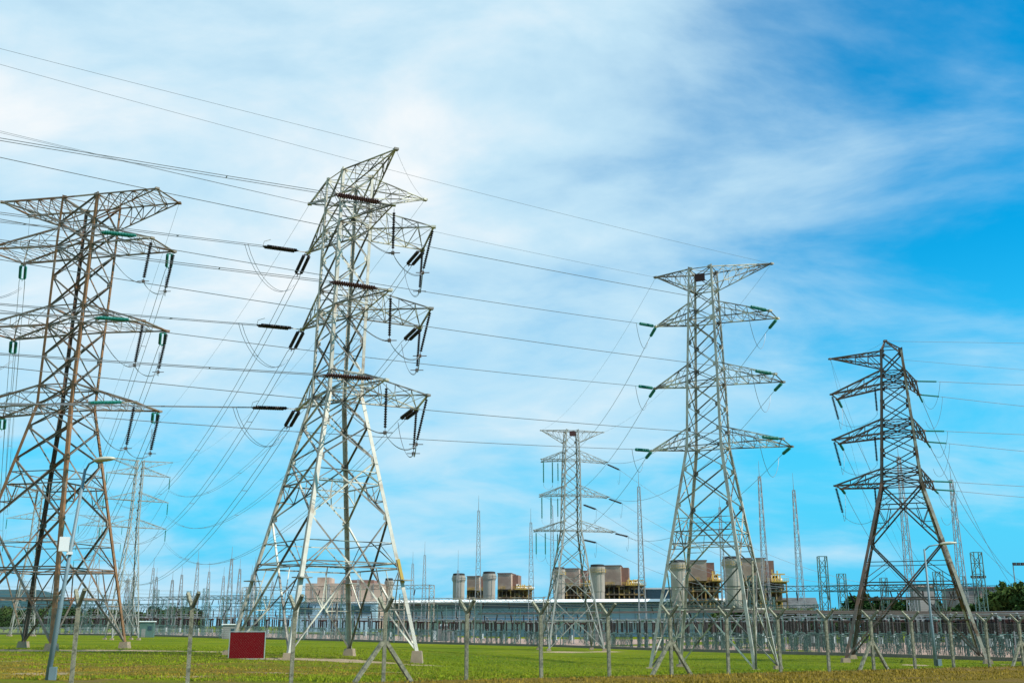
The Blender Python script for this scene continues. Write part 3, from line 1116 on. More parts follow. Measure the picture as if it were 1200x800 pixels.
    T = Tower('transmission_tower', 'pylon with rusty brown legs and green insulators beside the street lamp', (-38.6, 90, z0), R(-13),
              [(z0 + .45, 9.8), (20.3, 3.3), (27.3, 3.4), (34.5, 3.5), (39.1, 3.5)], ('rust', 'rust_brace', 'rust_brace'), 1.05)
    T.legs(39.5, .27, .2, ['rust', 'rust', 'steel_dark', 'rust'])  # shade of the far inner leg put in as darker steel
    T.brace([z0 + .45, 10.6, 15.6, 18.4, 20.3], 4, .14, .07)
    T.brace([20.3, 22, 24.6, 27.3, 29, 31.7, 34.5, 36.7, 39.1], 99, .13)
    T.rings([4.3, 6.5, 20.3, 22, 27.3, 29, 34.5, 36.7, 39.1], .11)
    spec = (((158, 471), (187, 482), (3, 489)), ((168, 376), (196, 388), (16, 398)), ((178, 279), (204, 295), (27.5, 309)))
    t7 = TH['T7']
    yN = (474, 360, 250)
    for k, (n, f, l) in enumerate(spec):
        z = (20.3, 27.3, 34.5)[k]
        tn, tf, tl = tip(*n, z), tip(*f, z), tip(*l, z)
        tln = tl - T.e2 * 4.2 - T.e1 * .9
        T.arm((1, 3), z, z + 1.7, [tn, tf], 4, .15); T.arm((0, 2), z, z + 1.7, [tln, tl], 4, .15)
        mb = MB()      # raised strut over the far left corner
        top = tl + Vector((.3, 0, 2.3))
        mb.angle(tl, top, .1); mb.angle(top, T.leg(0, z), .08); mb.angle(top, tln, .07); mb.angle(top, T.leg(2, z + 1.7), .07)
        mb.build('strut', M['rust_mix'], T.root)
        q = at_Y(-60, yN[k], 70)
        b = toward(tn, q, 5.6)
        insulator(toward(tn, q, 1.8), b, .14, .25, 'green_ins', T.root, .36)
        mb = MB(); mb.bar(tn, toward(tn, q, 1.8), .05); mb.build('string_fitting', M['steel'], T.root)
        power_line(b, run_on(b, q, 80), .4, f'twin conductor coming in from the left to the {LV[k]} near arm of the {D1}', .023, .4)
        e1 = tn - Vector((.4, 0, 3.9)); e2 = tf - Vector((.5, 0, 3.7))
        insulator(tn - Vector((0, 0, .1)), e1, .15, .3, 'brown_ins', T.root); insulator(tf, e2, .15, .3, 'brown_ins', T.root)
        for e in (e1, e2):
            mb = MB(); mb.bar(e - Vector((.5, 0, 0)), e + Vector((.5, 0, 0)), .05); mb.box(e, (.22, .22, .2))
            mb.build('clamp', M['steel_dark'], T.root)
        q2 = t7['R', k]
        b2 = toward(tf, q2 - Vector((0, 0, 30)), 3.6)
        insulator(tf + Vector((-.35, 0, 0)), b2, .14, .6, 'green_ins', T.root, .4)
        power_line(b2, q2, 8, f'twin conductor falling away from the {LV[k]} right arm of the {D1}', .024, .5)
        jumper(b, e1, 1.2, T.root, .25, (0, 1, 0)); jumper(e1, e2, .6, T.root, .25, (0, 1, 0)); jumper(e2, b2 + (b2 - tf).normalized() * 1.4, 1.0, T.root, .25, (0, 1, 0))
        q2 = t7['L', k]
        b2 = toward(tl, q2 - Vector((0, 0, 38)), 3.4)
        insulator(tl, b2, .145, .6, 'green_ins', T.root, .42)
        power_line(b2, q2, 9, f'twin conductor falling away from the {LV[k]} left arm of the {D1}', .022, .5)
        jumper(b2 + (b2 - tl).normalized() * 1.3, tln - Vector((3, 0, 3.5)), 1.2, T.root, .3, (0, 1, 0))
    z = 39.1
    a, b_, c, d = tip(3, 237, z), tip(35, 253, z), tip(184, 221, z), tip(210, 238, z)
    T.arm((0, 2), z, 36.9, [a, b_], 5, .14, .065); T.arm((1, 3), z, 36.9, [c, d], 5, .14, .065)
    mb = MB()
    for s_, e_ in ((T.leg(0, z), T.leg(1, z)), (T.leg(2, z), T.leg(3, z))):
        mb.angle(s_, e_, .16)
    mb.build('top_chord', M['rust_mix'], T.root)
    power_line(d, t7['R', 3], 5, f'thin earth wire falling away from the top right corner of the {D1}', .012)
    power_line(b_, t7['L', 3], 5, f'thin earth wire falling away from the top left corner of the {D1}', .012)
    # onward line from the far suspension pylons
    for k in range(4):
        for nm in 'LR':
            p = TH['T6'][nm, k]; q = TH['T8'][nm, k]
            power_line(p, q, 5, f'far conductor between distant suspension pylons, {("lower", "middle", "upper", "topmost")[k]} {"left" if nm == "L" else "right"} arm', .03 if k < 3 else .018)


build_pylons()


# ------------------------------------------------------------------ fence with concrete posts
def build_fence():
    Y0 = 32.0
    P = [Vector((Y0 * (-.394 + .0857 * k), Y0 * (1 + .0628 * k), 0)) for k in range(-1, 18)]
    for p in P:
        p.z = gz(p.x, p.y)
    dirv = (P[-1] - P[0]); dirv.z = 0; dirv.normalize()
    nrm = Vector((-dirv.y, dirv.x, 0))
    root = thing('chain_link_fence', (P[7].x, P[7].y, P[7].z), 'chain link fence on shade mottled concrete posts with forked tops crossing the foreground', 'fence')
    Hs = 2.42
    ang = math.atan2(dirv.y, dirv.x)
    wob = random.Random(4)
    heads = []
    for i, p in enumerate(P):
        k = i - 1
        mb = MB()
        lean = Vector((wob.uniform(-.03, .03), wob.uniform(-.03, .03), 0))
        top = p + Vector((0, 0, Hs)) + lean
        b0 = p - Vector((0, 0, .3))
        mb.bar(b0, top, .12, .12)
        post = mb.build('post', M['post'], root)
        for s in (-1, 1):
            mb = MB()
            a = top - Vector((0, 0, .06)); e = top + nrm * (s * .48) + Vector((0, 0, .4))
            mb.bar(a, e, .095, .095)
            mb.build('arm', M['post'], post)
        heads.append(top)
        if (k - 3) % 4 == 0 or k == 15:
            for s in (-1, 1):
                mb = MB()
                foot = p + dirv * (s * 1.25); foot.z = gz(foot.x, foot.y) - .15
                mb.bar(foot, p + Vector((0, 0, 1.35)) + dirv * (s * .07), .13, .13)
                mb.build('brace', M['post'], root)
    # mesh panels: real woven wires, two families of diagonals
    pitch, hgt, r = .085, 2.25, .0012
    for i in range(len(P) - 1):
        a, b = P[i] - nrm * .085, P[i + 1] - nrm * .085
        L = (b - a).length
        mb = MB()
        def pt(u, v):
            q = a.lerp(b, u / L)
            return Vector((q.x, q.y, q.z + .03 + v))
        n = int((L + hgt) / pitch)
        for fam in (0, 1):
            for j in range(1, n):
                c = j * pitch
                u0, v0 = (c, 0) if c <= L else (L, c - L)
                u1, v1 = (c - hgt, hgt) if c >= hgt else (0, c)
                if fam:
                    u0, u1 = L - u0, L - u1
                p0, p1 = pt(u0, v0), pt(u1, v1)
                mb.tube([p0 + nrm * (.003 * (1 if fam else -1)), p1 + nrm * (.003 * (1 if fam else -1))], r, 3, False)
        for v in (.02, hgt):
            mb.tube([pt(0, v), pt(L, v)], .005, 4, False)
        mb.build('mesh_panel', M['fence_wire'], root)
    for s in (-1, 1):
        for f in (.45, .7, .97):
            mb = MB()
            pts = []
            for h in heads:
                pts.append(h + nrm * (s * .48 * f) + Vector((0, 0, .4 * f + .05)))
            mb.tube(pts, .0025, 3, False)
            mb.build('barbed_wire', M['fence_wire'], root)
    return P, dirv, nrm


FENCE = build_fence()


# ------------------------------------------------------------------ street lamps, poles, red board
def street_lamp(label, px, Y, top_px, top_py, arm_dx, head_len, box=None):
    base = ground_pt(px, Y)
    top = at_Y(top_px, top_py, Y)
    root = thing('street_lamp', base, label, 'street lamp')
    mb = MB()
    axis = top - base
    mb.tube([base - Vector((0, 0, .2)), base + axis * .35, base + axis * .36, top], [.1, .09, .075, .055], 10)
    mb.build('pole', M['lamp_pole'], root, True)
    mb = MB()
    s = 1 if arm_dx > 0 else -1
    e = top + Vector((arm_dx, -.1, .28))
    mb.tube([top - Vector((0, 0, .1)), top + Vector((arm_dx * .35, 0, .18)), e], .04, 8)
    mb.build('arm', M['lamp_pole'], root, True)
    # lamp head: flattened shell with a lens below
    mb = MB()
    n, rings = 12, 8
    hd = Vector((s, -.25, .06)).normalized(); sd = hd.cross(Vector((0, 0, 1))).normalized()
    vs, fs = [], []
    for i in range(rings):
        t = i / (rings - 1)
        w = .19 * math.sin(math.pi * (.12 + .8 * t)) ** .6
        for k in range(n):
            an = 2 * math.pi * k / n
            h = math.sin(an)
            vs.append(e + hd * (t * head_len) + sd * (math.cos(an) * w) + Vector((0, 0, h * (.13 if h > 0 else .06) * (w / .19))))
    fs = [(i * n + k, i * n + (k + 1) % n, (i + 1) * n + (k + 1) % n, (i + 1) * n + k) for i in range(rings - 1) for k in range(n)]
    fs += [tuple(range(n - 1, -1, -1)), tuple((rings - 1) * n + k for k in range(n))]
    mb.add(vs, fs)
    mb.build('lamp_head', M['lamp_head'], root, True)
    mb = MB()
    mb.box(base + Vector((.2, -.05, .2)), (.24, .2, .48), .2)
    mb.build('base_box', M['lamp_pole'], root)
    if box:
        mb = MB()
        c = base + axis * box
        mb.box(c + Vector((-.22, -.12, 0)), (.34, .24, .52), .3)
        mb.box(c + Vector((-.02, -.05, -.32)), (.2, .16, .1), .3)
        mb.build('junction_box', M['white'], root)
    return root


street_lamp('tall street lamp with a white junction box on its pole beside the rusty pylon', 62, 40, 100, 549, .35, .85, .63)
street_lamp('thin street lamp standing before the brown pylon near its right leg', 1092, 66, 1083, 643, .95, .95)


def plain_pole():
    b = ground_pt(883, 58.5)
    t = at_Y(881.5, 656, 58.5)
    root = thing('slim_pole', b, 'slim white pole standing against the right legs of the slim pale pylon', 'pole')
    mb = MB(); mb.tube([b - Vector((0, 0, .3)), t], [.065, .05], 10); mb.build('shaft', M['post'], root, True)
    mb = MB(); mb.lathe(t, t + Vector((0, 0, .1)), [(0, .07), (.06, .08), (.1, .03)], 10); mb.build('cap', M['lamp_pole'], root)


plain_pole()


def red_board():
    Yb = 69.0
    a = ground_pt(289, Yb)
    root = thing('notice_board', a, 'plain dark red board with a thin white edge standing in the grass', 'sign board')
    x0 = at_Y(268.5, 760, Yb).x; x1 = at_Y(310, 760, Yb).x
    zt, zb = at_Y(289, 739.5, Yb).z, at_Y(289, 771.5, Yb).z
    c = Vector(((x0 + x1) / 2, Yb, (zt + zb) / 2))
    mb = MB(); mb.box(c, (x1 - x0 - .08, .05, zt - zb - .08), .05); mb.build('panel', M['red_board'], root)
    mb = MB()
    w, h = x1 - x0, zt - zb
    ca, sa = math.cos(.05), math.sin(.05)
    for dx, dz, sx, sz in ((0, h / 2, w, .035), (0, -h / 2, w, .035), (-w / 2, 0, .035, h - .05), (w / 2, 0, .035, h - .05)):
        mb.box(c + Vector((dx * ca, dx * sa, dz)), (sx, .08, sz), .05)
    mb.build('frame', M['palisade'], root)
    for s in (-1, 1):
        mb = MB(); p = c + Vector((s * w * .36 * ca, s * w * .36 * sa + .08, 0))
        mb.bar((p.x, p.y, a.z - .2), (p.x, p.y, zt - .1), .07); mb.build('leg', M['steel_far'], root)


red_board()


# ------------------------------------------------------------------ lattice masts and gantries
def lattice_column(mb, p, h, w0, w1, step, wb=.06, wl=.1):
    p = Vector(p)
    def c(i, z):
        w = (w0 + (w1 - w0) * z / h) / 2
        return p + Vector(((-1, 1)[i & 1] * w, (-1, 1)[i >> 1] * w, z))
    for i in range(4):
        mb.angle(c(i, 0), c(i, h), wl)
    n = max(2, int(h / step))
    for j in range(n):
        z0, z1 = h * j / n, h * (j + 1) / n
        for k, (a, b) in enumerate(((0, 1), (1, 3), (3, 2), (2, 0))):
            if (j + k) % 2:
                a, b = b, a
            mb.angle(c(a, z0), c(b, z1), wb)
            mb.angle(c(a, z1), c(b, z1), wb * .8)


def lattice_beam(mb, p, q, w, h, step, wb=.06, wl=.09):
    p, q = Vector(p), Vector(q)
    d = (q - p); L = d.length; d.normalize()
    s = d.cross(Vector((0, 0, 1))).normalized() * (w / 2)
    up = Vector((0, 0, h / 2))
    cs = (s + up, -s + up, -s - up, s - up)
    for c in cs:
        mb.angle(p + c, q + c, wl)
    n = max(2, int(L / step))
    for j in range(n):
        a, b = p + d * (L * j / n), p + d * (L * (j + 1) / n)
        for k in range(4):
            c0, c1 = cs[k], cs[(k + 1) % 4]
            mb.angle(a + (c0 if j % 2 else c1), b + (c1 if j % 2 else c0), wb)


def build_masts():
    main = [(561, 598, 585, 262, 'tall lattice lightning mast just left of the second round stack'),
            (537, 668, 648, 330, 'thin lightning mast rising in front of the first round stack'),
            (622, 612, 600, 270, 'lightning mast just left of the grey pylon by the yard kerb'),
            (646.5, 592, 584, 300, 'lightning mast showing behind the legs of the grey pylon by the kerb'),
            (748, 570, 556, 235, 'tall lightning mast right of the grey pylon and left of the slim pale pylon'),
            (843, 594, 586, 320, 'lightning mast seen through the legs of the slim pale pylon'),
            (889, 558, 545, 235, 'tall lightning mast against the boiler house right of the slim pale pylon'),
            (929, 574, 559, 245, 'tall lightning mast over the white end wall of the long hall'),
            (1052, 535, 527, 205, 'tall lightning mast standing behind the brown pylon'),
            (1113, 562, 548, 215, 'tall lightning mast to the right of the brown pylon'),
            (484, 660, 650, 330, 'short lightning mast beside the yellow banded leg of the tall pale pylon'),
            (498, 650, 638, 330, 'thin lightning mast left of the first round stack over the hall roof')]
    for px, yb, yt, Y, lab in main:
        p = at_Y(px, yt, Y); p.z = gz(p.x, p.y)
        zb, zt = at_Y(px, yb, Y).z, at_Y(px, yt, Y).z
        root = thing('lightning_mast', p, lab, 'mast')
        mb = MB()
        h = zb - p.z
        lattice_column(mb, p, h, 1.75, .5, 1.7, .06, .11)
        mb.build('lattice', M['mast'], root)
        mb = MB(); mb.tube([(p.x, p.y, zb - .3), (p.x, p.y, zt + 1)], [.07, .03], 6); mb.build('spike', M['mast'], root)
    far = [(203, 669, 330), (214, 662, 345), (233, 645, 310), (246, 658, 360), (263, 664, 360), (272.5, 640, 300), (282, 654, 330), (296, 662, 350), (300, 652, 340),
           (181, 653, 330), (184.5, 665, 360), (151, 668, 360), (158, 664, 380), (320, 672, 380), (420, 668, 400), (386, 676, 400)]
    proto = None
    for px, yt, Y in far:
        p = at_Y(px, yt, Y); p.z = gz(p.x, p.y)
        h = at_Y(px, yt, Y).z - p.z
        if proto is None:
            root = thing('lightning_mast', p, 'slender lightning mast in the far cluster at the left of the switchyard', 'mast', 'far lightning masts at the left')
            mb = MB(); lattice_column(mb, p, h * .86, 2.0, .5, 2.2, .09, .14); mb.build('lattice', M['mast'], root)
            mb = MB(); mb.tube([p + Vector((0, 0, h * .85)), p + Vector((0, 0, h))], [.08, .04], 6); mb.build('spike', M['mast'], root)
            proto, hp, ch = root, h, kids(root)
        else:
            copy_tree(proto, p, random.uniform(0, 1), children=ch, scale=(1, 1, h / hp))


build_masts()


def gantry(px0, px1, Y0, Y1, h, label, cols=2, mat='green_steel', peak=2.5):
    a, b = ground_pt(px0, Y0), ground_pt(px1, Y1)
    root = thing('gantry', a.lerp(b, .5), label, 'gantry')
    z = max(a.z, b.z) + h
    for i in range(cols):
        p = a.lerp(b, i / (cols - 1)); p.z = gz(p.x, p.y)
        mb = MB(); lattice_column(mb, p, z - p.z + peak, 1.35, 1.25, 1.5, .075, .12); mb.build('column', M[mat], root)
    mb = MB()
    A, B = Vector((a.x, a.y, z)), Vector((b.x, b.y, z))
    lattice_beam(mb, A, B, .9, .9, 1.3, .065, .1)
    mb.build('beam', M[mat], root)
    n = 3 * (cols - 1)
    for i in range(n):
        p = A.lerp(B, (i + .5) / n) - Vector((0, 0, .5))
        insulator(p, p - Vector((random.uniform(-.4, .4), random.uniform(.5, 1.5), 1.7)), .14, .15, 'brown_ins', root)
    return A, B


def build_gantries():
    gantry(884, 1105, 205, 190, 10.4, 'long lattice gantry with grey blue beam left of the brown pylon', 3)
    gantry(969, 1153, 178, 168, 9.6, 'lattice gantry whose two tall columns flank the brown pylon', 2, peak=5.2)
    gantry(1040, 1230, 240, 225, 11.5, 'lattice gantry behind the brown pylon in front of the trees', 3)
    gantry(780, 905, 245, 225, 8.5, 'lattice gantry in front of the dark eaves of the long hall', 2, peak=1)
    gantry(640, 790, 252, 240, 8.6, 'lattice gantry in front of the glazed wall behind the grey pylon', 2, peak=1)
    gantry(470, 640, 265, 252, 9.4, 'rust tinted lattice gantry below the first pair of stacks', 3, 'rust_mix', .6)
    gantry(284, 505, 292, 275, 12.4, 'rust tinted lattice gantry crossing behind the tall pale pylon', 3, 'rust_mix', .4)
    gantry(300, 470, 330, 315, 9.2, 'grey lattice gantry deep in the yard behind the tall pale pylon', 3)
    gantry(262, 402, 268, 252, 8.6, 'low grey gantry right behind the red board', 4, peak=1.2)
    gantry(330, 520, 300, 290, 7.2, 'low grey gantry below the pale process building', 4, peak=.8)
    gantry(410, 560, 245, 235, 7.0, 'low grey gantry right of the dark leg of the tall pale pylon', 4, peak=.8)
    gantry(60, 190, 310, 300, 7.6, 'low grey gantry behind the foot of the rusty pylon', 4, peak=1.5)
    gantry(200, 330, 290, 275, 7.0, 'low grey gantry left of the red board', 4, peak=1.5)
    gantry(560, 700, 232, 228, 6.6, 'low grey gantry across the feet of the grey pylon by the kerb', 4, peak=.6)
    gantry(800, 960, 205, 190, 6.8, 'low grey gantry between the slim pale pylon and the brown pylon', 4, peak=.6)
    gantry(180, 300, 330, 310, 10.5, 'grey lattice gantry above the small white roofed hut', 3)
    gantry(95, 215, 345, 335, 8.5, 'grey lattice gantry behind the right leg of the rusty pylon', 3)
    gantry(150, 290, 385, 370, 11.5, 'farther grey lattice gantry among the cluster of lightning masts', 3)
    gantry(-10, 120, 360, 350, 9.5, 'grey lattice gantry in front of the hill behind the rusty pylon', 3)


build_gantries()


# ------------------------------------------------------------------ switchyard apparatus
def col_ins(mb, p, h, r=.16):
    r *= 1.3
    prof = [(0, r * .7)]
    k = max(5, int(h / .17)); st = h / k
    for i in range(k):
        t = i * st
        prof += [(t + st * .1, r * .62), (t + st * .35, r), (t + st * .7, r * .9), (t + st * .9, r * .62)]
    prof.append((h, r * .7))
    mb.lathe(p, Vector(p) + Vector((0, 0, h)), prof, 8)


def support(mb, x, y, h, w=.6):
    p = Vector((x, y, 0))
    lattice_column(mb, p, h, w, w * .8, .7, .045, .075)
    mb.box((x, y, h + .04), (w * 1.3, w * 1.3, .08))


def make_kinds():
    K = {}
    Z = Vector((0, 0, 0))
    def start(name, label, cat, group):
        return thing(name, Z, label, cat, group)
    g = 'bus bar supports of the switchyard'
    r = start('busbar_support', 'slim grey switchyard support carrying one dark insulator column', 'busbar support', g)
    mb = MB(); support(mb, 0, 0, 2.6); mb.build('support', M['green_steel'], r)
    mb = MB(); col_ins(mb, (0, 0, 2.7), 2.2, .17); mb.build('insulator', M['brown_ins'], r)
    mb = MB(); mb.box((0, 0, 5.0), (.5, .22, .2)); mb.lathe((0, 0, 5.1), (0, 0, 5.3), [(0, .2), (.1, .24), (.2, .1)], 8); mb.build('clamp', M['mast'], r)
    K['bus'] = r
    g = 'three pole isolators of the switchyard'
    r = start('isolator', 'three pole isolator on a grey frame with paired dark insulator columns', 'isolator', g)
    mb = MB()
    for x in (-2.6, 0, 2.6):
        support(mb, x, -.9, 2.45, .34); support(mb, x, .9, 2.45, .34)
    lattice_beam(mb, (-3.2, 0, 2.62), (3.2, 0, 2.62), .5, .22, .8, .04, .07)
    for x in (-2.6, 0, 2.6):
        mb.bar((x, -1.2, 2.8), (x, 1.2, 2.8), .22, .12)
    mb.build('frame', M['green_steel'], r)
    for x in (-2.6, 0, 2.6):
        for yy in (-1.05, 1.05):
            mb = MB(); col_ins(mb, (x, yy, 2.86), 1.75, .15); mb.build('insulator', M['brown_ins'], r)
        mb = MB(); mb.bar((x, -1.2, 4.68), (x, 1.2, 4.68), .09); mb.box((x, -1.05, 4.72), (.3, .3, .2)); mb.box((x, 1.05, 4.72), (.3, .3, .2)); mb.build('blade', M['mast'], r)
    K['iso'] = r
    g = 'circuit breakers of the switchyard'
    r = start('circuit_breaker', 'circuit breaker with pale control box and dark T shaped insulator head', 'circuit breaker', g)
    mb = MB(); support(mb, 0, 0, 2.3, .6); mb.build('support', M['green_steel'], r)
    mb = MB(); mb.box((0, -.45, 1.5), (.75, .5, 1.1)); mb.build('control_box', M['palisade'], r)
    mb = MB(); col_ins(mb, (0, 0, 2.4), 1.9, .2); mb.build('insulator', M['brown_ins'], r)
    mb = MB(); mb.box((0, 0, 4.42), (.5, .5, .3)); mb.lathe((-1.2, 0, 4.55), (1.2, 0, 4.55), [(0, .1), (.05, .2)] + [(.1 + .1 * i, .2 if i % 2 else .14) for i in range(22)] + [(2.35, .2), (2.4, .1)], 8); mb.build('head', M['red_ins'], r)
    K['cb'] = r
    g = 'current transformers of the switchyard'
    r = start('current_transformer', 'current transformer with a rounded pale head on a brown insulator', 'current transformer', g)
    mb = MB(); support(mb, 0, 0, 2.2, .5); mb.build('support', M['green_steel'], r)
    mb = MB(); mb.box((0, 0, 2.5), (.6, .6, .5)); mb.build('tank', M['palisade'], r)
    mb = MB(); col_ins(mb, (0, 0, 2.75), 1.6, .2); mb.build('insulator', M['red_ins'], r)
    mb = MB(); mb.lathe((0, 0, 4.35), (0, 0, 5.05), [(0, .22), (.1, .36), (.45, .38), (.62, .26), (.7, .08)], 10); mb.build('head', M['green_steel'], r, True)
    K['ct'] = r
    g = 'tall post insulators of the switchyard'
    r = start('post_insulator', 'tall dark post insulator on a plain grey tube stand', 'post insulator', g)
    mb = MB(); mb.tube([(0, 0, 0), (0, 0, 3.1)], .11, 8); mb.box((0, 0, .08), (.5, .5, .16)); mb.build('stand', M['mast'], r)
    mb = MB(); col_ins(mb, (0, 0, 3.1), 2.6, .16); mb.build('insulator', M['brown_ins'], r)
    mb = MB(); mb.lathe((0, 0, 5.7), (0, 0, 5.85), [(0, .34), (.08, .38), (.15, .3)], 10); mb.build('grading_ring', M['mast'], r)
    K['post'] = r
    return K


KIND = make_kinds()
KCH = {k: kids(o) for k, o in KIND.items()}
USED = set()


def put(kind, p, rz):
    o = KIND[kind]
    if kind not in USED:
        USED.add(kind)
        o.location = p; o.rotation_euler = (0, 0, rz)
        return o
    return copy_tree(o, p, rz, children=KCH[kind])


def build_apparatus():
    rnd = random.Random(21)
    bars = []
    for D, N, u0, u1, vs in ((DR, NR, 4, 116, (4, 9, 15, 21, 28, 35, 43)), (DL, NL, 5, 196, (6, 14, 23, 33, 46))):
        rz = math.atan2(D.y, D.x)
        for r_, v in enumerate(vs):
            kind = ('bus', 'iso', 'ct', 'bus', 'cb', 'post', 'iso')[r_ % 7] if D is DR else ('iso', 'bus', 'cb', 'post', 'bus')[r_ % 5]
            step = {'iso': 8.2, 'cb': 3.0, 'ct': 3.0, 'bus': 2.7, 'post': 3.6}[kind] * (1 if D is DR else 1.3)
            u = u0 + rnd.uniform(0, 3)
            row = []
            i = 0
            while u < u1:
                i += 1
                if kind != 'iso' and i % 4 == 0:
                    u += step * .6
                    continue
                p = CORNER + D * (u + rnd.uniform(-.2, .2)) + N * (v + rnd.uniform(-.3, .3))
                r = p.x / p.y
                if -.5 < r < .5 and not ((p.x - 9.9) ** 2 + (p.y - 188) ** 2 < 60):
                    p.z = gz(p.x, p.y)
                    put(kind, p, rz + (0 if kind in ('iso', 'bus') else rnd.uniform(-.1, .1)))
                    row.append((u, p.copy()))
                u += step
            if kind in ('bus', 'post') and len(row) > 3:
                bars.append((row, 5.15 if kind == 'bus' else 5.9, D is DR, r_))
    for row, h, right, r_ in bars:
        mb = MB()
        mb.tube([p + Vector((0, 0, h)) for u, p in row], .07, 6)
        o = mb.build('busbar', M['mast'])
        tag(o, f'grey tubular bus bar on the {("first", "second", "third", "fourth", "fifth", "sixth", "seventh")[r_]} row of supports, {"nearer right" if right else "far left"} half of the switchyard', 'bus bar')


build_apparatus()


def build_pipe_rack():
    # faded pink pipe bridge along the near side of the yard
    pts = [(1240, 131, 719.5), (1130, 143, 718.5), (1000, 160, 717.0), (880, 182, 716.2), (780, 205, 717), (660, 232, 718), (560, 246, 719)]
    P = [at_Y(px, py, Y) for px, Y, py in pts]
    root = thing('pipe_bridge', ground_pt(1000, 160), 'long faded pink pipe bridge on thin posts running across the switchyard', 'pipe bridge')
    mb = MB()
    for i, (a, b) in enumerate(zip(P[:-1], P[1:])):
        w = .46 if i < 3 else .2
        mb.bar(a, b, w, w)
        mb.bar(a + Vector((0, .5, .2)), b + Vector((0, .5, .2)), .14, .14)
    mb.build('pipe', M['pink'], root)
    for a, b in zip(P[:-1], P[1:]):
        n = max(2, int((b - a).length / 7))
        for i in range(n):
            p = a.lerp(b, i / n)
            g = gz(p.x, p.y)
            mb = MB(); mb.bar((p.x, p.y + .1, g), (p.x, p.y + .1, p.z - .24), .16); mb.build('post', M['green_steel'], root)


build_pipe_rack()


def build_palisade():
    def pal(D, u0, u1, label, off, hh=2.1):
        root = None
        mb = MB()
        L = u1 - u0
        n = int(L / .32)
        c = CORNER + D * ((u0 + u1) / 2) + (NL if D is DL else NR) * off
        root = thing('palisade_fence', (c.x, c.y, gz(c.x, c.y)), label, 'fence')
        for i in range(n):
            p = CORNER + D * (u0 + L * i / n) + (NL if D is DL else NR) * off
            g = gz(p.x, p.y)
            mb.bar((p.x, p.y, g), (p.x, p.y, g + hh + (.06 if i % 2 else 0)), .08, .03)
        mb.build('pales', M['palisade'], root)
        mb = MB()
        for h in (.4, hh - .3):
            m = int(L / 6)
            for i in range(m):
                p = CORNER + D * (u0 + L * i / m) + (NL if D is DL else NR) * (off + .06)
                q = CORNER + D * (u0 + L * (i + 1) / m) + (NL if D is DL else NR) * (off + .06)
                p.z, q.z = gz(p.x, p.y) + h, gz(q.x, q.y) + h
                mb.bar(p, q, .05, .06)
        mb.build('rail', M['palisade'], root)
    pal(DL, 40, 205, 'pale palisade fence along the far left edge of the switchyard', .7)


build_palisade()


def cabin(label, px, Y, w, d, h, wall, roof, name='kiosk', door=True, ang=.2):
    p = ground_pt(px, Y)
    root = thing(name, p, label, 'hut')
    mb = MB(); mb.box(p + Vector((0, 0, h / 2)), (w, d, h), ang); mb.build('wall', M[wall], root)
    mb = MB(); mb.box(p + Vector((0, 0, h + .12)), (w * 1.14, d * 1.14, .24), ang); mb.build('roof', M[roof], root)
    f = Vector((math.sin(ang), -math.cos(ang), 0)) * (d / 2 + .02)
    r = Vector((math.cos(ang), math.sin(ang), 0))
    if door:
        mb = MB(); mb.box(p + f + r * (-w * .22) + Vector((0, 0, 1.0)), (.95, .06, 2.0), ang); mb.build('door', M['grey_wall'], root)
    mb = MB(); mb.box(p + f + r * (w * .22) + Vector((0, 0, h * .6)), (w * .3, .05, h * .28), ang); mb.build('window', M['glass'], root)


cabin('small grey hut with a white flat roof beyond the rusty pylon', 173, 270, 3.2, 3, 3.6, 'green_steel', 'fascia')
cabin('low grey kiosk with white roof behind the red board', 270, 262, 3.4, 3, 3.2, 'grey_wall', 'fascia')


def transformer(label, px, Y, ang):
    p = ground_pt(px, Y)
    root = thing('power_transformer', p, label, 'transformer')
    c, s = math.cos(ang), math.sin(ang)
    loc = lambda x, y, z: Vector((p.x + x * c - y * s, p.y + x * s + y * c, p.z + z))
    mb = MB(); mb.box(loc(0, 0, 1.6), (3.6, 2.0, 2.6), ang); mb.box(loc(0, 0, 2.98), (3.8, 2.2, .14), ang); mb.build('tank', M['grey_wall'], root)
    mb = MB()
    for sx in (-1, 1):
        for i in range(8):
            mb.box(loc(sx * 2.3, -.9 + i * .25, 1.6), (.8, .07, 2.1), ang)
    mb.build('radiator', M['palisade'], root)
    for x in (-1.1, 0, 1.1):
        mb = MB(); q = loc(x, 0, 3.05); col_ins(mb, q, 1.5, .17); mb.build('bushing', M['red_ins'], root)
    mb = MB(); mb.lathe(loc(-1.2, .7, 3.7), loc(1.2, .7, 3.7), [(0, .1), (.08, .38), (2.3, .38), (2.4, .1)], 10); mb.bar(loc(0, .7, 3), loc(0, .7, 3.4), .2); mb.build('conservator', M['palisade'], root)


transformer('grey transformer with finned radiators behind the right legs of the tall pale pylon', 520, 262, .3)
transformer('grey transformer in the yard left of the brown pylon', 960, 196, -.8)
transformer('grey transformer deep in the yard behind the slim pale pylon', 700, 262, -.2)


# ------------------------------------------------------------------ power station behind
HA, HB = Vector((-48, 430, 0)), Vector((94, 402, 0))        # front wall ends of the long hall
HD = (HB - HA).normalized(); HL = (HB - HA).length
HN = Vector((-HD.y, HD.x, 0))                                # away from the camera
HANG = math.atan2(HD.y, HD.x)


def hp(u, v, z):
    p = HA + HD * u + HN * v
    return Vector((p.x, p.y, z))


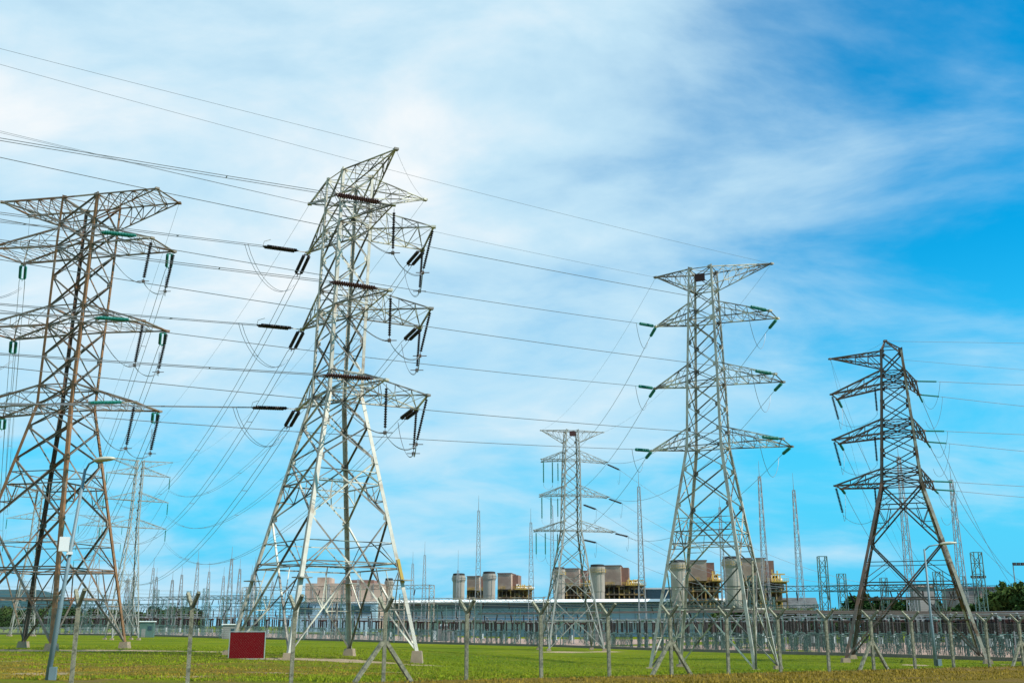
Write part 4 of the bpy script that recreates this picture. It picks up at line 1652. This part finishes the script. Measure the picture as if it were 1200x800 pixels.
def hall():
    zb = -2.0
    root = thing('turbine_hall', hp(HL / 2, 20, zb), 'long low blue grey industrial hall with a white roof edge below the stacks', 'industrial building')
    L = HL
    mb = MB(); mb.box(hp(L / 2, 22, (zb + 10.6) / 2), (L, 44, 10.6 - zb), HANG); mb.build('wall', M['hall_wall'], root)
    mb = MB(); mb.box(hp(L / 2, 20.6, 11.3), (L + 3, 49, .9), HANG); mb.build('roof', M['hall_roof'], root)
    mb = MB()      # sloping white metal eave
    e0, e1 = -1.7, L + 1.7
    vs = [hp(u, v, z) for u in (e0, e1) for v, z in ((-5.6, 10.9), (-4.3, 11.9), (-4.3, 11.65), (-5.6, 10.7))]
    mb.add(vs, [(0, 4, 5, 1), (1, 5, 6, 2), (2, 6, 7, 3), (3, 7, 4, 0), (0, 1, 2, 3), (7, 6, 5, 4)])
    mb.build('eave', M['fascia'], root)
    # dark strip painting in the eaves' shade, panel joints, lower canopy
    mb = MB(); mb.box(hp(L / 2, -.06, 9.5), (L - 2, .12, 1.5), HANG); mb.build('eave_shade_strip', M['glass'], root)
    mb = MB(); mb.box(hp(L / 2, -1.2, 4.4), (L - 1, 2.4, .35), HANG); mb.build('canopy', M['fascia'], root)
    mb = MB(); mb.box(hp(L / 2, -.1, 2.4), (L - 4, .2, 2.8), HANG); mb.build('glazing', M['hall_light'], root)
    mb = MB()
    for i in range(40):
        mb.box(hp(3 + (L - 6) * i / 39, -.26, 2.4), (.35, .12, 2.8), HANG)
    mb.build('mullion', M['dark'], root)
    mb = MB()
    for i in range(25):
        mb.box(hp(2 + (L - 4) * i / 24, -.12, 6.6), (.14, .1, 4.0), HANG)
    mb.build('joint', M['grey_wall'], root)
    # pale higher block set back
    b = thing('roof_block', hp(L * .67, 24, 11.6), 'dark glazed roof block with white top on the long hall', 'roof building')
    mb = MB(); mb.box(hp(L * .67, 24, 13.8), (26, 16, 4.4), HANG); mb.build('wall', M['glass'], b)
    mb = MB(); mb.box(hp(L * .67, 24, 16.3), (27, 17, .6), HANG); mb.build('roof', M['fascia'], b)
    # white end annex with sloped grey roof
    e = thing('annex', hp(L + 10, 6, zb), 'white walled annex with a dark grey sloping roof at the end of the hall', 'industrial building')
    mb = MB(); mb.box(hp(L + 8.3, 8, 3.3), (15.5, 18, 10.6), HANG); mb.build('wall', M['white'], e)
    mb = MB()
    z0, z1 = 8.65, 12.4
    q = [hp(L + .2, -2, z0), hp(L + 17.5, -2, z0), hp(L + 17.5, 10, z1), hp(L + .2, 10, z1)]
    q2 = [hp(L + .2, 19, z0), hp(L + 17.5, 19, z0)]
    lo = Vector((0, 0, -.3))
    vs = q + q2 + [v + lo for v in q + q2]
    mb.add(vs, [(0, 1, 2, 3), (3, 2, 5, 4), (7, 6, 9, 8), (9, 10, 11, 8)[::-1], (0, 6, 7, 1), (4, 5, 11, 10), (0, 3, 9, 6), (3, 4, 10, 9), (1, 7, 8, 2), (2, 8, 11, 5)])
    mb.build('roof', M['hall_roof'], e)
    s = thing('shelter', hp(58, -16, zb), 'bright blue sheeted shelter roof in front of the hall', 'shelter')
    mb = MB(); mb.box(hp(52, -16, 4.3), (20, 8, .5), HANG); mb.build('roof', M['blue'], s)
    for i in range(4):
        for v in (-19, -13):
            mb = MB(); p = hp(43.5 + i * 5.6, v, 0); mb.bar((p.x, p.y, zb), (p.x, p.y, 4.05), .3); mb.build('post', M['green_steel'], s)


hall()


def stack(label, px, Y, ytop, wpx):
    sc = 1250 / (Y * .966)
    X = (px - 600) * CP / FPX * Y
    z1 = at_Y(px, ytop, Y).z
    r = wpx / sc / 2
    root = thing('exhaust_stack', (X, Y, 5), label, 'stack')
    h = z1 - 5
    mb = MB(); mb.lathe((X, Y, 5), (X, Y, z1), [(0, r * 1.12), (h * .16, r * 1.12), (h * .17, r * .96), (h * .5, r * .96), (h * .52, r * 1.0), (h * .84, r), (h * .88, r * 1.1), (h, r * 1.1)], 28); mb.build('shaft', M['stack'], root, False)
    mb = MB(); mb.lathe((X, Y, z1 + .01), (X, Y, z1 + 1), [(0, r * 1.0), (.8, r * 1.0), (.95, r * .8)], 28); mb.build('rim', M['dark'], root)
    mb = MB()
    for k in range(24):
        a0, a1 = 2 * math.pi * k / 24, 2 * math.pi * (k + 1) / 24
        P0 = Vector((X + math.cos(a0) * r * 1.2, Y + math.sin(a0) * r * 1.2, z1 - h * .1)); P1 = Vector((X + math.cos(a1) * r * 1.2, Y + math.sin(a1) * r * 1.2, z1 - h * .1))
        mb.bar(P0, P1, .12); mb.bar(P0 + Vector((0, 0, 1)), P1 + Vector((0, 0, 1)), .07); mb.bar(P0, P0 + Vector((0, 0, 1)), .06)
    mb.build('railing', M['yellow' if px > 640 else 'stack'], root)
    mb = MB()
    lx = X + r * .7
    for dx in (-.25, .25):
        mb.bar((lx + dx, Y - r * 1.02, 6), (lx + dx, Y - r * 1.02, z1), .08)
    mb.build('ladder', M['clad'], root)


def boiler(label, px0, px1, pxe, Y, ytop, ymid, ylow, plat):
    """boxy casing over a dark open frame, with a yellow railed platform beyond"""
    f = lambda px, y, YY=Y: at_Y(px, y, YY)
    a, b = f(px0, ytop), f(px1, ytop)
    zt, zm, zl = a.z, f(px0, ymid).z, 8.0
    w = b.x - a.x
    cx = (a.x + b.x) / 2
    root = thing('boiler_house', (cx, Y + 8, 8), label, 'boiler house')
    ang = HANG * .75
    c, s = math.cos(ang), math.sin(ang)
    dep = 14.0
    lw = w * .72
    mb = MB(); mb.box((cx - w * .1, Y + dep / 2, (zt + zm) / 2), (lw, dep, zt - zm), ang)
    mb.build('casing', M['clad'], root)
    mb = MB(); mb.box((cx + w * .38, Y + dep * .62, (zt + zm) / 2 - .3), (lw * .62, dep * .7, zt - zm - .4), ang); mb.build('duct_box', M['clad_red'], root)
    mb = MB(); mb.box((cx - w * .1, Y + dep / 2, zt + .12), (lw + .5, dep + .5, .25), ang); mb.build('roof', M['clad_red'], root)
    # open steel storey below
    xe = f(pxe, ymid).x
    x0 = a.x - .5
    mb = MB()
    n = 9
    for i in range(n):
        x = x0 + (xe - x0) * i / (n - 1)
        for yy in (Y + 1, Y + 9):
            mb.bar((x, yy, zl), (x, yy, zm - .1), .4)
    for k in range(1, 4):
        z = zl + (zm - zl) * k / 3 - .3
        for yy in (Y + .8, Y + 9):
            mb.bar((x0, yy, z), (xe, yy, z), .3, .5)
        mb.box(((x0 + xe) / 2, Y + 5, z - .35), (xe - x0, 8, .2))
    mb.build('frame', M['frame_dark'], root)
    mb = MB()
    rr = random.Random(int(px0))
    for i in range(10):
        x = x0 + (xe - x0) * rr.uniform(.05, .95)
        mb.box((x, Y + rr.uniform(3.5, 7), zl + (zm - zl) * rr.choice([.18, .5, .8])), (rr.uniform(1, 3), 2, (zm - zl) * .22), 0)
    mb.box(((x0 + xe) / 2, Y + 8.2, (zl + zm) / 2), (xe - x0 - .5, .4, zm - zl - 1), 0)
    mb.build('machinery', M['frame_dark'], root)
    # yellow platform with rails and pipework
    zp = f(pxe, plat).z
    xs = f(px1 - 2, plat).x
    mb = MB()
    mb.box(((xs + xe) / 2, Y + 4.5, zm), (xe - xs + 1.5, 9, .3))
    for yy in (Y, Y + 9):
        for h in (.55, 1.1):
            mb.bar((x0, yy, zm + h), (xe + .7, yy, zm + h), .09)
        for i in range(22):
            x = x0 + (xe + .7 - x0) * i / 21
            mb.bar((x, yy, zm), (x, yy, zm + 1.1), .09)
    for i in range(int((xe - xs) / .9)):
        x = xs + i * .9
        if rr.random() < .75:
            mb.bar((x, Y + 2, zm + .1), (x, Y + 2, zm + (zp - zm) * rr.uniform(.5, 1)), rr.uniform(.15, .5))
    mb.bar((xs, Y + 2, zp * .6 + zm * .4), (xe, Y + 2, zp * .6 + zm * .4), .4)
    mb.build('platform', M['yellow'], root)
    mb = MB()
    for i in range(5):
        x = xs + (xe - xs) * rr.uniform(0, 1)
        mb.lathe((x, Y + 3, zm + .6), (x + 1.8, Y + 3.3, zm + .6), [(0, .2), (.1, .6), (1.5, .6), (1.7, .2)], 10)
        mb.box((x, Y + 4, zm + 1.2), (1.2, 1.5, rr.uniform(1, 2.4)))
    mb.build('pipework', M['white'], root)


def power_station():
    boiler('beige boiler casing between the two stacks of the farthest unit', 549, 569, 572, 497, 675, 691, 700, 685)
    boiler('beige and red brown boiler casing right of the second round stack', 585, 607, 623, 468, 671.5, 690, 700, 684)
    boiler('beige boiler casing behind the legs of the grey pylon by the kerb', 661, 688, 694, 450, 666, 686, 697, 678)
    boiler('beige and red brown boiler casing with yellow platform right of the fourth stack', 709, 737, 755, 420, 662.5, 685, 698, 676)
    boiler('red brown boiler casing seen inside the legs of the slim pale pylon', 808, 838, 846, 398, 656.5, 680, 694, 668)
    boiler('large brown boiler casing with yellow rails beside the rightmost stack', 872, 908, 922, 376, 654, 681, 694, 666)
    stack('pale round stack with dark rim, first at the left end of the row', 537, 490, 674, 14)
    stack('pale round stack with dark rim between two beige casings of the farthest unit', 573, 462, 672, 14.5)
    stack('slender pale stack seen behind the left leg of the grey pylon by the kerb', 655.5, 445, 667, 14)
    stack('pale stack with yellow railing right of the grey pylon by the kerb', 701.5, 414, 664, 16.5)
    stack('pale stack framed by the left legs of the slim pale pylon', 797, 392, 659, 17.5)
    stack('widest pale stack behind the right leg of the slim pale pylon', 861, 370, 655, 20)
    stack('small grey stack behind the yellow banded leg of the tall pale pylon', 454.5, 420, 680, 9)


power_station()


def left_building():
    p = ground_pt(385, 400)
    root = thing('process_building', p, 'pale pinkish building of stacked blocks seen through the tall pale pylon', 'industrial building')
    f = lambda px0, px1, y0, y1, d, dep, mat, name: blk(px0, px1, y0, y1, d, dep, mat, name)
    def blk(px0, px1, y0, y1, Y, dep, mat, name):
        a, b = at_Y(px0, y0, Y), at_Y(px1, y1, Y)
        mb = MB(); mb.box(((a.x + b.x) / 2, Y + dep / 2, (a.z + b.z) / 2), (b.x - a.x, dep, a.z - b.z), 0)
        mb.build(name, M[mat], root)
    f(358, 445, 683, 738, 402, 30, 'clad', 'wall')
    f(345, 440, 706, 740, 396, 5.9, 'hall_wall', 'annex_wall')
    f(343, 442, 704.5, 706, 395.6, 6.5, 'fascia', 'roof')
    f(349, 366, 710, 719, 395.8, .2, 'glass', 'window')
    f(378, 402, 712, 719, 395.8, .2, 'glass', 'window')
    f(412, 434, 709, 719, 395.8, .2, 'glass', 'window')
    f(372, 386, 676, 683.2, 408, 12, 'clad', 'roof_room')
    f(402, 438, 679, 683.2, 406, 12, 'clad_red', 'parapet')
    for i, px in enumerate((366, 384, 402, 420, 437)):
        f(px, px + .8, 684, 701, 401.7, .3, 'grey_wall', 'pilaster')


left_building()


def right_building():
    Y = 262
    a, b = at_Y(1133, 688.5, Y), at_Y(1215, 688.5, Y)
    p = ground_pt(1165, Y)
    root = thing('warehouse', ((a.x + b.x) / 2, Y, p.z), 'weathered grey windowless building behind the trees at the right edge', 'warehouse')
    mb = MB(); mb.box(((a.x + b.x) / 2, Y + 9, (a.z + p.z) / 2), (b.x - a.x, 18, a.z - p.z), -.15); mb.build('wall', M['grey_wall'], root)
    mb = MB(); mb.box(((a.x + b.x) / 2, Y + 9, a.z + .15), (b.x - a.x + .6, 18.6, .3), -.15); mb.build('coping', M['clad_red'], root)
    mb = MB(); q = at_Y(1142, 709, Y - 2.5); q2 = at_Y(1155, 691, Y - 2.5); mb.bar(q, q2, .8); mb.build('conveyor', M['pink'], root)
    c = at_Y(1080, 688, 275)
    o = thing('water_tank', (c.x, 275, gz(c.x, 275)), 'small grey block tower rising between the trees behind the brown pylon', 'tower')
    g = gz(c.x, 275)
    mb = MB(); mb.box((c.x, 275, (c.z + g) / 2), (4.2, 4.2, c.z - g), .2); mb.build('shaft', M['grey_wall'], o)
    mb = MB(); mb.box((c.x, 275, c.z + .2), (4.6, 4.6, .4), .2); mb.build('cap', M['clad'], o)


right_building()


def floodlight(label, px, Y, ytop):
    p = ground_pt(px, Y)
    t = at_Y(px, ytop, Y)
    root = thing('floodlight_mast', p, label, 'floodlight')
    mb = MB(); mb.tube([p, (p.x, p.y, t.z)], [.22, .1], 8); mb.build('pole', M['mast'], root)
    mb = MB(); mb.bar((t.x - 1.5, t.y, t.z), (t.x + 1.5, t.y, t.z), .12); mb.build('crossbar', M['mast'], root)
    for i in range(4):
        mb = MB(); mb.box((t.x - 1.4 + i * .93, t.y - .3, t.z + .3), (.7, .4, .55), .1 * i); mb.build('lamp', M['dark'], root)


floodlight('tall floodlight mast at the right edge above the trees', 1195.5, 240, 662)
floodlight('shorter floodlight mast just left of the lattice gantry column at right', 1146, 255, 677)


# ------------------------------------------------------------------ trees
def tree_mesh(seed, h, w, mat, clumps=26, leaves=90, ls=.42):
    rng = np.random.default_rng(seed)
    cr = []
    for i in range(clumps):
        a = rng.uniform(0, 2 * math.pi); zz = rng.uniform(.25, .95)
        rad = w * .5 * math.sin(math.pi * min(1, (zz * .9 + .08))) ** .7 * math.sqrt(rng.uniform(.1, 1))
        cr.append((math.cos(a) * rad, math.sin(a) * rad, zz * h, rng.uniform(.12, .24) * w))
    co, n = [], 0
    for x, y, z, r in cr:
        d = rng.normal(0, 1, (leaves, 3)); d /= np.linalg.norm(d, axis=1)[:, None]
        p = np.array([x, y, z]) + d * (r * rng.uniform(.3, 1, (leaves, 1))) * np.array([1, 1, .75])
        u = rng.normal(0, 1, (leaves, 3)); u /= np.linalg.norm(u, axis=1)[:, None]
        v = np.cross(u, rng.normal(0, 1, (leaves, 3))); v /= np.linalg.norm(v, axis=1)[:, None]
        s = ls * rng.uniform(.6, 1.3, (leaves, 1))
        co.append(np.stack([p - u * s, p - v * s * .5, p + u * s, p + v * s * .5], 1))
    co = np.concatenate(co).reshape(-1, 3)
    n = len(co) // 4
    me = bpy.data.meshes.new('crown')
    me.vertices.add(len(co)); me.vertices.foreach_set('co', co.ravel())
    me.loops.add(n * 4); me.loops.foreach_set('vertex_index', np.arange(n * 4))
    me.polygons.add(n); me.polygons.foreach_set('loop_start', np.arange(0, n * 4, 4)); me.polygons.foreach_set('loop_total', np.full(n, 4))
    me.update(); me.materials.append(mat)
    mb = MB()
    mb.tube([(0, 0, -.3), (.05 * h * .3, 0, h * .25), (0, .03 * h, h * .6)], [h * .03, h * .024, h * .01], 7)
    for x, y, z, r in cr[:9]:
        mb.tube([(0, 0, h * .22 + .1 * z), (x * .5, y * .5, z * .75), (x, y, z)], [h * .012, h * .008, h * .003], 5)
    return me, mb.mesh('trunk', M['bark'])


def build_trees():
    protos = [(tree_mesh(1, 9, 8, M['leaf']), 9), (tree_mesh(2, 8, 8.5, M['leaf2'], 30), 8), (tree_mesh(3, 11, 5, M['leaf'], 30), 11), (tree_mesh(4, 7, 8, M['leaf'], 28), 7)]
    rnd = random.Random(9)
    def tree(px, Y, ytop, v, label, group=None, name='broadleaf_tree'):
        (cm, tm), ph = protos[v]
        p = ground_pt(px, Y)
        h = at_Y(px, ytop, Y).z - p.z
        k = h / ph
        r = thing(name, p, label, 'tree', group)
        r.rotation_euler = (0, 0, rnd.uniform(0, 6))
        r.scale = (k * rnd.uniform(.9, 1.15), k * rnd.uniform(.9, 1.15), k)
        for nm, me in (('crown', cm), ('trunk', tm)):
            o = bpy.data.objects.new(nm, me); COL.objects.link(o); o.parent = r
    for i in range(34):
        px = -30 + 260 * i / 33 + rnd.uniform(-5, 5)
        tree(px, rnd.uniform(400, 470), rnd.uniform(711, 722), rnd.choice([0, 1, 3]), 'dark green tree in the far row below the hill', 'far trees below the hill')
    for i in range(13):
        px = 845 + 150 * i / 12 + rnd.uniform(-4, 4)
        tree(px, rnd.uniform(285, 320), rnd.uniform(711, 724), rnd.choice([0, 3, 1]), 'bushy green tree in front of the hall and its annex', 'trees in front of the hall')
    for i in range(16):
        px = 1004 + 125 * i / 15 + rnd.uniform(-4, 4)
        tree(px, rnd.uniform(285, 330), rnd.uniform(690, 712), rnd.choice([2, 0, 2]), 'dark green tree in the row behind the brown pylon', 'trees behind the brown pylon')
    tree(1192, 205, 684, 1, 'large olive green tree at the right edge before the grey building', name='broadleaf_tree')
    tree(1214, 200, 688, 0, 'dark tree cut off by the right edge before the grey building', name='broadleaf_tree')
    tree(1170, 212, 697, 3, 'round dark tree left of the large olive tree before the grey building')
    for i in range(14):
        px = 1120 + 110 * i / 13 + rnd.uniform(-3, 3)
        tree(px, rnd.uniform(212, 245), rnd.uniform(709, 722), rnd.choice([0, 3]), 'low dark tree under the grey building at right', 'low trees under the grey building')


build_trees()
